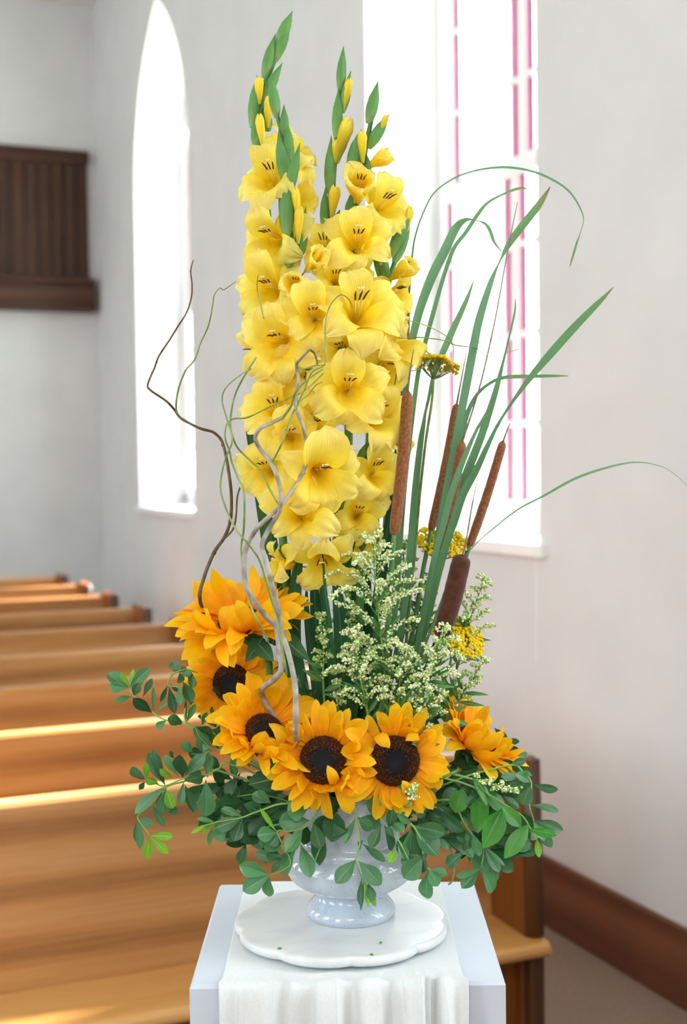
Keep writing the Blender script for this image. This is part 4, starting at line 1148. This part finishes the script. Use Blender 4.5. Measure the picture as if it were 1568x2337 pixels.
# ------------------------------------------------------------------ curly willow
def willow(label, branches, dz):
    b0 = branches[0]
    root = thing('willow_branch', P(*b0[1][0][:2], dz), label, 'branch', 'curly willow branches')
    for k, (mat, pts, r0, r1) in enumerate(branches):
        pts3 = []
        for i, q in enumerate(pts):
            d = q[2] if len(q) > 2 else dz + .012 * sin(i * 1.3 + k)
            pts3.append(P(q[0], q[1], d))
        if k == 0: pts3 = [mouth()] + pts3
        c = crom(pts3, 6); m_ = len(c) - 1; mb = MB()
        rad = [(r0 + (r1 - r0) * i / m_) * (1 + .10 * max(0, sin(i * .55 + k)) ** 8) for i in range(m_ + 1)]
        mb.tube(c, [q * PXM / 2 for q in rad], 9)
        rr = random.Random(k + len(pts))
        for j in range(max(1, m_ // 16)):      # bud nodes
            i = rr.randrange(2, m_ - 1); mb.add(ICO1[0], ICO1[1], Matrix.Translation(Vector(c[i]) + Vector((rr.uniform(-1, 1), 0, rr.uniform(-1, 1))).normalized() * rad[i] * PXM * .45) @ Matrix.Diagonal((rad[i] * PXM * .3, rad[i] * PXM * .3, rad[i] * PXM * .5, 1)))
        part('main_branch' if k == 0 else 'twig', mb, M[mat], root)


willow('dark curly willow branch zigzagging far out to the left', [
    ('willow_d', [(640, 1700, .02), (560, 1560, .04), (490, 1450, .04), (457, 1372), (465, 1320), (488, 1262), (512, 1226), (526, 1186), (528, 1130), (521, 1070), (511, 1020), (502, 1000), (486, 986), (461, 979), (438, 969), (411, 953), (398, 935), (379, 915), (344, 891), (337, 880), (344, 859), (353, 839), (363, 812), (388, 774), (406, 745), (426, 713), (437, 677), (438, 645), (435, 619), (441, 594)], 9.5, 2.6),
    ('willow_g', [(411, 953), (402, 932), (407, 889), (423, 847), (444, 821), (458, 783), (476, 742), (485, 698), (489, 674), (502, 657), (511, 661), (539, 642)], 4.5, 1.8),
    ('willow_d', [(508, 1233), (532, 1207), (539, 1174), (542, 1132), (553, 1099), (565, 1066), (580, 1012), (590, 985)], 5, 3),
], -.01)
willow('silvery curly willow branch rising from behind the centre sunflower', [
    ('willow', [(712, 1790, .0), (692, 1740, -.03), (676, 1685, -.10), (675, 1650), (674, 1569), (659, 1494), (643, 1443), (634, 1387), (622, 1339), (607, 1279), (598, 1243), (616, 1204), (637, 1168), (641, 1140), (636, 1100), (619, 1057), (595, 1027), (583, 1000), (593, 979), (614, 968), (646, 953)], 13.5, 8),
    ('willow_g', [(646, 953), (665, 925), (675, 895), (700, 868), (738, 842)], 6, 3),
    ('willow_g', [(619, 1057), (632, 1035), (644, 1010), (659, 968), (672, 935), (690, 900), (712, 850), (742, 829), (742, 769), (744, 727), (755, 695), (777, 673), (797, 684), (804, 702)], 4.2, 2),
    ('willow_g', [(655, 1540), (648, 1500), (636, 1440), (625, 1387), (610, 1336), (592, 1279), (568, 1243), (538, 1207), (514, 1156), (503, 1108), (514, 1048), (529, 1012), (526, 982), (517, 953), (507, 912), (517, 883), (549, 856), (573, 842)], 5, 2.6),
], -.13)
willow('thick silvery curly willow branch curving across the gladioli', [
    ('willow', [(690, 1760, -.03), (640, 1660, -.05), (598, 1582, -.07), (625, 1551), (642, 1528), (638, 1491), (631, 1434), (607, 1407), (577, 1366), (562, 1336), (556, 1288), (564, 1246), (586, 1207), (616, 1177), (643, 1150), (676, 1105), (697, 1063), (701, 1022), (691, 971), (675, 927), (681, 868), (677, 833), (687, 818), (706, 798)], 15, 6),
    ('willow_d', [(706, 798), (716, 805), (722, 818), (724, 832)], 5, 3),
    ('willow_g', [(681, 838), (695, 842), (720, 834), (746, 833)], 4.5, 2),
    ('willow_g', [(612, 1462), (592, 1425), (571, 1378), (556, 1300), (550, 1252), (556, 1210), (558, 1150), (555, 1115), (544, 1093), (529, 1055), (524, 1030), (514, 1000), (517, 971), (532, 956), (564, 953), (608, 932), (652, 912), (696, 891), (738, 852)], 5.5, 2.6),
    ('willow_g', [(637, 1152), (616, 1117), (595, 1075), (565, 1045), (544, 1024), (532, 1000), (526, 971), (527, 947), (535, 906), (552, 868), (585, 815)], 4.5, 4),
    ('willow_g', [(675, 935), (690, 912), (705, 900), (720, 880), (735, 872)], 3.2, 1.8),
    ('willow_g', [(602, 727), (594, 692), (587, 657), (589, 627)], 3.5, 2),
], -.115)
willow('thin green willow tendrils looping right of the gladioli by the top yarrow', [
    ('willow_g', [(870, 1500, .03), (880, 1200, .03), (893, 960, .02), (905, 850), (914, 833), (937, 824), (950, 797), (973, 801), (982, 824), (959, 842), (914, 850)], 3.5, 2),
    ('willow_g', [(905, 850), (900, 770), (892, 718), (928, 730), (973, 743), (1009, 761), (1032, 783), (1036, 824)], 3, 1.6),
    ('willow_g', [(900, 770), (932, 772), (959, 770), (1013, 777), (1041, 788), (1086, 795), (1113, 813), (1149, 806), (1185, 797)], 3.2, 1.4),
], -.01)

# ------------------------------------------------------------------ leafy sprigs
CROPS = {'a': (230, 1480, 1 / 3.336), 'b': (400, 1780, .5612), 'c': (780, 1540, 1 / 3.015), 'p': (0, 0, 1.0)}


def sprig(label, crop, stem, leaves, dz, dz_out=None, mat='bap', name='leafy_sprig', shape='obov', group='leafy green sprigs around the vase rim', join=True):
    ox, oy, s = CROPS[crop]; X = lambda x, y: (ox + x * s, oy + y * s)
    dz_out = dz if dz_out is None else dz_out
    n_ = max(1, len(stem) - 1)
    pts = [P(*X(x, y), dz_out + (dz - dz_out) * i / n_) for i, (x, y) in enumerate(stem)]
    base = mouth()
    root = thing(name, pts[-1], label, 'foliage', group)
    full = pts + ([base] if join else [])
    part('stem', stemtube(full, .0009, .0016, 6), M['sprig'], root)
    bx0, by0 = X(*stem[0]); bx1, by1 = X(*stem[-1])
    for l_ in leaves:
        x, y, tx, ty, wd = l_[:5]; m_ = l_[5] if len(l_) > 5 else mat; sh = l_[6] if len(l_) > 6 else shape
        px, py = X(x, y); qx, qy = X(tx, ty)
        # depth of the nearest stem point
        best = min(range(len(stem)), key=lambda i: (X(*stem[i])[0] - px) ** 2 + (X(*stem[i])[1] - py) ** 2)
        d = dz_out + (dz - dz_out) * best / n_
        lp = sqrt((qx - px) ** 2 + (qy - py) ** 2)
        fore = min(.75, max(0, (wd * s / .52 - lp) / max(lp, 1) * .0))
        b = P(px, py, d); t = P(qx, qy, d + R.gauss(-.004, .010))
        leaf(root, b, t, wd * s, m_, sh)
    return root


sprig('long leafy sprig reaching furthest left past the half hidden sunflower', 'a', [(215, 300), (250, 360), (400, 490), (480, 540), (620, 570), (710, 605), (850, 640), (1000, 760)],
      [(215, 300, 48, 200, 110), (215, 300, 58, 292, 85), (218, 298, 368, 150, 92), (217, 292, 158, 175, 55, 'bapl'), (218, 292, 250, 155, 30, 'bapl'), (240, 365, 110, 398, 58), (250, 362, 288, 268, 78), (322, 368, 392, 212, 60), (395, 490, 245, 372, 98, 'bapd'), (402, 482, 404, 288, 32), (408, 485, 545, 383, 36),
       (500, 545, 420, 608, 62), (635, 575, 510, 528, 96, 'bapd'), (640, 560, 652, 388, 26, 'bapd'), (650, 565, 728, 418, 52), (770, 590, 808, 478, 50), (240, 360, 330, 220, 40, 'bapl')], -.02, .02)
sprig('curling leafy sprig hanging left of the half hidden sunflower', 'a', [(735, 185), (660, 160), (590, 175), (540, 205), (515, 280), (600, 300), (645, 400), (650, 560), (800, 660)],
      [(588, 180, 548, 95, 90), (595, 180, 655, 150, 60), (580, 185, 528, 120, 40), (600, 180, 610, 270, 72), (612, 195, 690, 190, 60), (690, 175, 700, 310, 62), (510, 280, 455, 402, 46, 'bapd'), (518, 288, 572, 492, 76, 'bapd'), (595, 290, 600, 432, 62), (628, 255, 695, 402, 92, 'bapd'), (525, 270, 590, 330, 30, 'bapd'), (660, 190, 720, 300, 60), (650, 440, 640, 560, 26, 'bapd')], -.01, .0)
sprig('broad leafy sprig at the left with insect-holed leaves', 'a', [(340, 1000), (420, 1030), (490, 1045), (630, 990), (700, 970), (810, 960), (900, 915), (1050, 900)],
      [(490, 1040, 372, 790, 112), (335, 1000, 238, 920, 100), (345, 1000, 352, 858, 55, 'bapl'), (335, 1015, 292, 1078, 46, 'bapd'), (440, 1030, 338, 985, 72, 'bapl'), (550, 985, 452, 932, 62, 'bapl'), (595, 975, 480, 815, 60), (625, 985, 605, 795, 114, 'bapd'), (635, 975, 795, 800, 92), (640, 1000, 785, 970, 112), (490, 1052, 245, 1252, 135), (492, 1068, 472, 1268, 118),
       (497, 1066, 548, 1222, 82, 'bapl'), (630, 1015, 610, 1200, 62), (640, 1035, 706, 1248, 84, 'bapd'), (800, 1000, 808, 1295, 134), (812, 985, 820, 785, 84), (800, 970, 650, 1000, 60), (490, 1040, 395, 765, 60, 'bapd')], -.07, -.09)
sprig('leafy sprig beside the front left sunflower, pointing up and left', 'a', [(715, 590), (760, 680), (850, 765), (900, 770), (1050, 840)],
      [(842, 758, 715, 588, 104), (845, 762, 720, 760, 100), (730, 600, 850, 650, 70, 'bapd'), (700, 790, 618, 720, 78), (790, 810, 668, 800, 92, 'bapd'), (560, 840, 515, 785, 40), (870, 520, 835, 470, 90, 'bapd'), (880, 600, 830, 520, 80, 'bapd'), (900, 770, 830, 640, 60, 'bapd'), (780, 800, 720, 690, 60)], -.05, -.06)
sprig('hanging sprig at the far left ending in bright new leaves', 'a', [(370, 1420), (350, 1390), (285, 1300), (300, 1260), (400, 1190), (490, 1060), (640, 1010), (900, 930)],
      [(280, 1296, 398, 1342, 74), (274, 1308, 258, 1502, 42), (286, 1308, 302, 1528, 56), (370, 1420, 350, 1618, 78, 'bapl'), (375, 1424, 548, 1430, 66, 'bapl'), (377, 1430, 512, 1562, 62, 'bapl'), (398, 1195, 482, 1358, 68), (500, 1230, 594, 1242, 72), (420, 1180, 470, 1110, 50, 'bapd')], -.06, -.09)
sprig('low leafy sprig sweeping left above the pale pew back', 'a', [(790, 1350), (870, 1325), (960, 1310), (1080, 1285), (1200, 1240), (1440, 1180)],
      [(1080, 1290, 865, 1370, 104), (1080, 1280, 918, 1213, 58), (1080, 1295, 1018, 1468, 104), (870, 1325, 738, 1290, 42), (870, 1330, 808, 1512, 46), (830, 1330, 686, 1405, 40, 'bapl'), (790, 1350, 795, 1424, 36, 'bapl'), (1290, 1180, 1148, 1100, 84), (1295, 1175, 1190, 1075, 50), (900, 1320, 780, 1380, 30, 'bapl')], -.09, -.12)
sprig('glossy leafed sprig under the front left sunflower', 'a', [(1020, 1130), (1200, 1110), (1390, 1150), (1500, 1200)],
      [(1390, 1090, 1020, 1130, 92, 'bapd', 'ellip'), (1390, 1180, 1150, 1262, 78, 'bapd', 'ellip'), (1340, 985, 1125, 1010, 140, 'bap', 'ellip'), (1080, 1170, 870, 1190, 130, 'bapd', 'ellip'), (1250, 1250, 1080, 1190, 110, 'bap', 'ellip'), (1040, 990, 940, 1150, 100, 'bapd', 'ellip'), (1060, 1130, 980, 1040, 90, 'bap'), (1380, 1320, 1280, 1310, 50, 'bapd')], -.05, -.06, shape='ellip')
sprig('leafy sprig spilling over the vase rim at the left', 'b', [(390, 385), (430, 370), (470, 330), (415, 215), (460, 210), (520, 195), (560, 160), (600, 100)],
      [(415, 215, 340, 115, 24, 'bapl'), (412, 215, 335, 225, 62), (420, 225, 385, 265, 50), (520, 200, 445, 300, 60), (495, 270, 418, 392, 72), (510, 262, 548, 396, 62), (440, 290, 360, 250, 60), (440, 320, 370, 300, 50, 'bapd'), (380, 385, 258, 345, 62), (378, 390, 275, 452, 66), (384, 392, 374, 476, 52), (390, 380, 425, 335, 30, 'bapd'), (430, 325, 322, 298, 44), (545, 110, 455, 130, 90), (560, 170, 592, 282, 62), (545, 165, 420, 170, 80), (380, 385, 290, 390, 40)], -.09, -.14)
sprig('dark broad leaves hanging against the vase neck at the left', 'b', [(560, 350), (600, 250), (640, 160), (680, 100)],
      [(600, 160, 700, 208, 84, 'bapd', 'ellip'), (590, 190, 580, 352, 80, 'bapd', 'ellip'), (640, 140, 560, 230, 80, 'bapd', 'ellip'), (650, 130, 640, 255, 90, 'bapd', 'ellip'), (680, 100, 600, 110, 70, 'bapd', 'ellip')], -.085, -.09)
sprig('slim leafy sprig trailing straight down the vase front', 'b', [(765, 410), (735, 330), (752, 250), (735, 150), (730, 105)],
      [(735, 150, 692, 266, 42), (740, 155, 838, 182, 62), (742, 150, 800, 205, 50), (735, 325, 653, 418, 62), (745, 330, 838, 426, 64), (760, 258, 852, 332, 36), (765, 245, 740, 285, 34), (758, 400, 748, 512, 28), (765, 402, 760, 528, 20), (770, 408, 815, 518, 26, 'bapl'), (785, 420, 802, 492, 42), (768, 405, 790, 520, 18, 'bapl')], -.095, -.115)
sprig('leafy sprig over the vase rim below the gap between the front sunflowers', 'b', [(950, 325), (905, 240), (870, 195), (840, 150), (805, 60)],
      [(830, 170, 795, 62, 58), (838, 180, 800, 282, 56), (850, 185, 892, 292, 46), (870, 195, 885, 120, 45), (905, 240, 940, 325, 40), (900, 250, 955, 322, 42), (890, 235, 860, 190, 30), (895, 280, 870, 338, 40, 'bapl'), (880, 170, 930, 215, 46)], -.10, -.125)
sprig('large leafed sprig hanging right of the vase neck', 'b', [(1100, 390), (1030, 362), (1012, 310), (1000, 250), (965, 185), (900, 140), (825, 70)],
      [(965, 185, 1095, 216, 62), (970, 190, 1062, 312, 98), (958, 190, 955, 328, 78), (960, 180, 895, 138, 46), (940, 110, 1028, 142, 46), (1008, 310, 930, 402, 78), (1030, 365, 1015, 492, 62), (1035, 363, 1108, 388, 42), (1032, 362, 1068, 432, 50), (1000, 310, 915, 340, 56), (1010, 300, 1000, 380, 50, 'bapd'), (1020, 250, 1010, 320, 36), (870, 110, 900, 180, 50)], -.10, -.13)
sprig('lower right sprig with a pair of hanging three-leaf clusters', 'c', [(960, 1325), (975, 1200), (900, 1100), (840, 1020), (800, 940), (700, 860)],
      [(960, 1330, 788, 1395, 52), (950, 1330, 828, 1475, 98), (960, 1335, 1058, 1508, 98), (985, 1190, 1082, 1362, 74), (990, 1185, 1122, 1322, 36), (840, 1225, 712, 1318, 88), (670, 930, 830, 1085, 90, 'bapd'), (900, 1090, 950, 1245, 66), (890, 1090, 885, 1280, 50), (850, 1085, 800, 1150, 60), (820, 1080, 905, 1130, 66), (760, 1010, 840, 1130, 70, 'bapd'), (850, 1170, 900, 1260, 60), (840, 1220, 860, 1130, 50)], -.08, -.11)
sprig('glossy pale leafed sprig drooping at the right of the vase', 'c', [(1340, 1130), (1300, 1060), (1240, 970), (1110, 885), (960, 795), (740, 720), (600, 740)],
      [(835, 785, 775, 955, 132, 'rus', 'ellip'), (965, 790, 935, 1095, 124, 'rus', 'ellip'), (970, 785, 855, 890, 62, 'bapd', 'ellip'), (1110, 920, 960, 1195, 152, 'rus', 'ellip'), (1240, 1050, 1108, 905, 92, 'rus', 'ellip'), (1285, 1030, 1118, 1268, 116, 'rus', 'ellip'), (1290, 1065, 1495, 1100, 58, 'rus', 'ellip'), (985, 800, 1120, 960, 110, 'rus', 'ellip'), (900, 800, 1010, 900, 80, 'rus', 'ellip')], -.09, -.12, name='glossy_sprig', shape='ellip')
sprig('leafy sprig reaching furthest right in front of the pew end', 'c', [(1330, 1120), (1320, 1000), (1292, 900), (1305, 745), (1240, 660), (1180, 620), (1000, 660), (800, 720)],
      [(1305, 750, 1240, 895, 114), (1310, 752, 1492, 802, 62), (1300, 740, 1210, 680, 70), (1300, 745, 1130, 790, 80), (1300, 895, 1498, 932, 62), (1320, 1000, 1530, 1072, 78), (1325, 1008, 1445, 1182, 84), (1315, 1000, 1400, 1140, 70), (1340, 1110, 1360, 1258, 46, 'bapl'), (1200, 560, 1292, 538, 34), (1160, 610, 1272, 590, 52), (1240, 660, 1300, 690, 40), (1225, 700, 1100, 700, 66), (1330, 1010, 1480, 1050, 40)], -.05, -.08)
sprig('dark leaves standing behind the turned away sunflower', 'c', [(880, 200), (950, 380), (1000, 520), (900, 680)],
      [(880, 300, 880, 192, 62, 'bapd'), (1050, 365, 1135, 455, 60, 'bapd'), (1100, 470, 1222, 462, 54, 'bapd'), (1130, 490, 1225, 535, 56, 'bapd'), (985, 440, 1005, 395, 36, 'bapd'), (1130, 550, 1250, 600, 60, 'bap'), (1050, 560, 1180, 640, 60, 'bapd')], .06, .06)
# filler sprigs: dense dark foliage around the rim
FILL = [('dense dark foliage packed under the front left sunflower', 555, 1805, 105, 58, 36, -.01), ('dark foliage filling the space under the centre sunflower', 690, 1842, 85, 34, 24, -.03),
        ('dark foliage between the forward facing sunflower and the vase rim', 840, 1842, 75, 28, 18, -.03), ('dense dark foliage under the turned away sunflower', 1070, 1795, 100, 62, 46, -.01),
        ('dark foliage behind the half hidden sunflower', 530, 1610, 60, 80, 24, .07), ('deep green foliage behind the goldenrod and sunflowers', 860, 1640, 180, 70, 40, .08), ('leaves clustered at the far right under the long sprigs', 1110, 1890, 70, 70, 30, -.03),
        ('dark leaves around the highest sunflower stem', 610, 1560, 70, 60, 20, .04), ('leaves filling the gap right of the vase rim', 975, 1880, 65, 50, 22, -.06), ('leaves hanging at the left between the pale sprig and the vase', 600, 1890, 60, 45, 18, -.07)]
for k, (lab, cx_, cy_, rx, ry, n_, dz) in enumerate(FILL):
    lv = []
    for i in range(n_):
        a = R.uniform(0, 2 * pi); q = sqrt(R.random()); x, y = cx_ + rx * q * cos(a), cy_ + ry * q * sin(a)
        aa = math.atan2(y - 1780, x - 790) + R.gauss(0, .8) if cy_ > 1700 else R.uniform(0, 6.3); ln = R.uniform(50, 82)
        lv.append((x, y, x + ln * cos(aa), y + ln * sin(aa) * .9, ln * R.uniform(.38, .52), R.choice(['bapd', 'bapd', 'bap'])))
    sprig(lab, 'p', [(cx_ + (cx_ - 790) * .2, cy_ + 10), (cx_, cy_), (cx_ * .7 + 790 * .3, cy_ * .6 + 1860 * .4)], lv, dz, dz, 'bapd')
# bare yellowish twig hanging at the right of the vase
tw = [(1110, 425), (1125, 410), (1135, 345), (1115, 250), (1120, 180), (1090, 100)]
pts = [P(400 + x * .5612, 1780 + y * .5612, -.04) for x, y in tw] + [mouth()]
setp(part('hanging_twig', stemtube(pts, .0014, .0018, 7), M['willow_g'], org=pts[0]), 'bare yellowish twig hanging beside the vase at the right', 'twig')
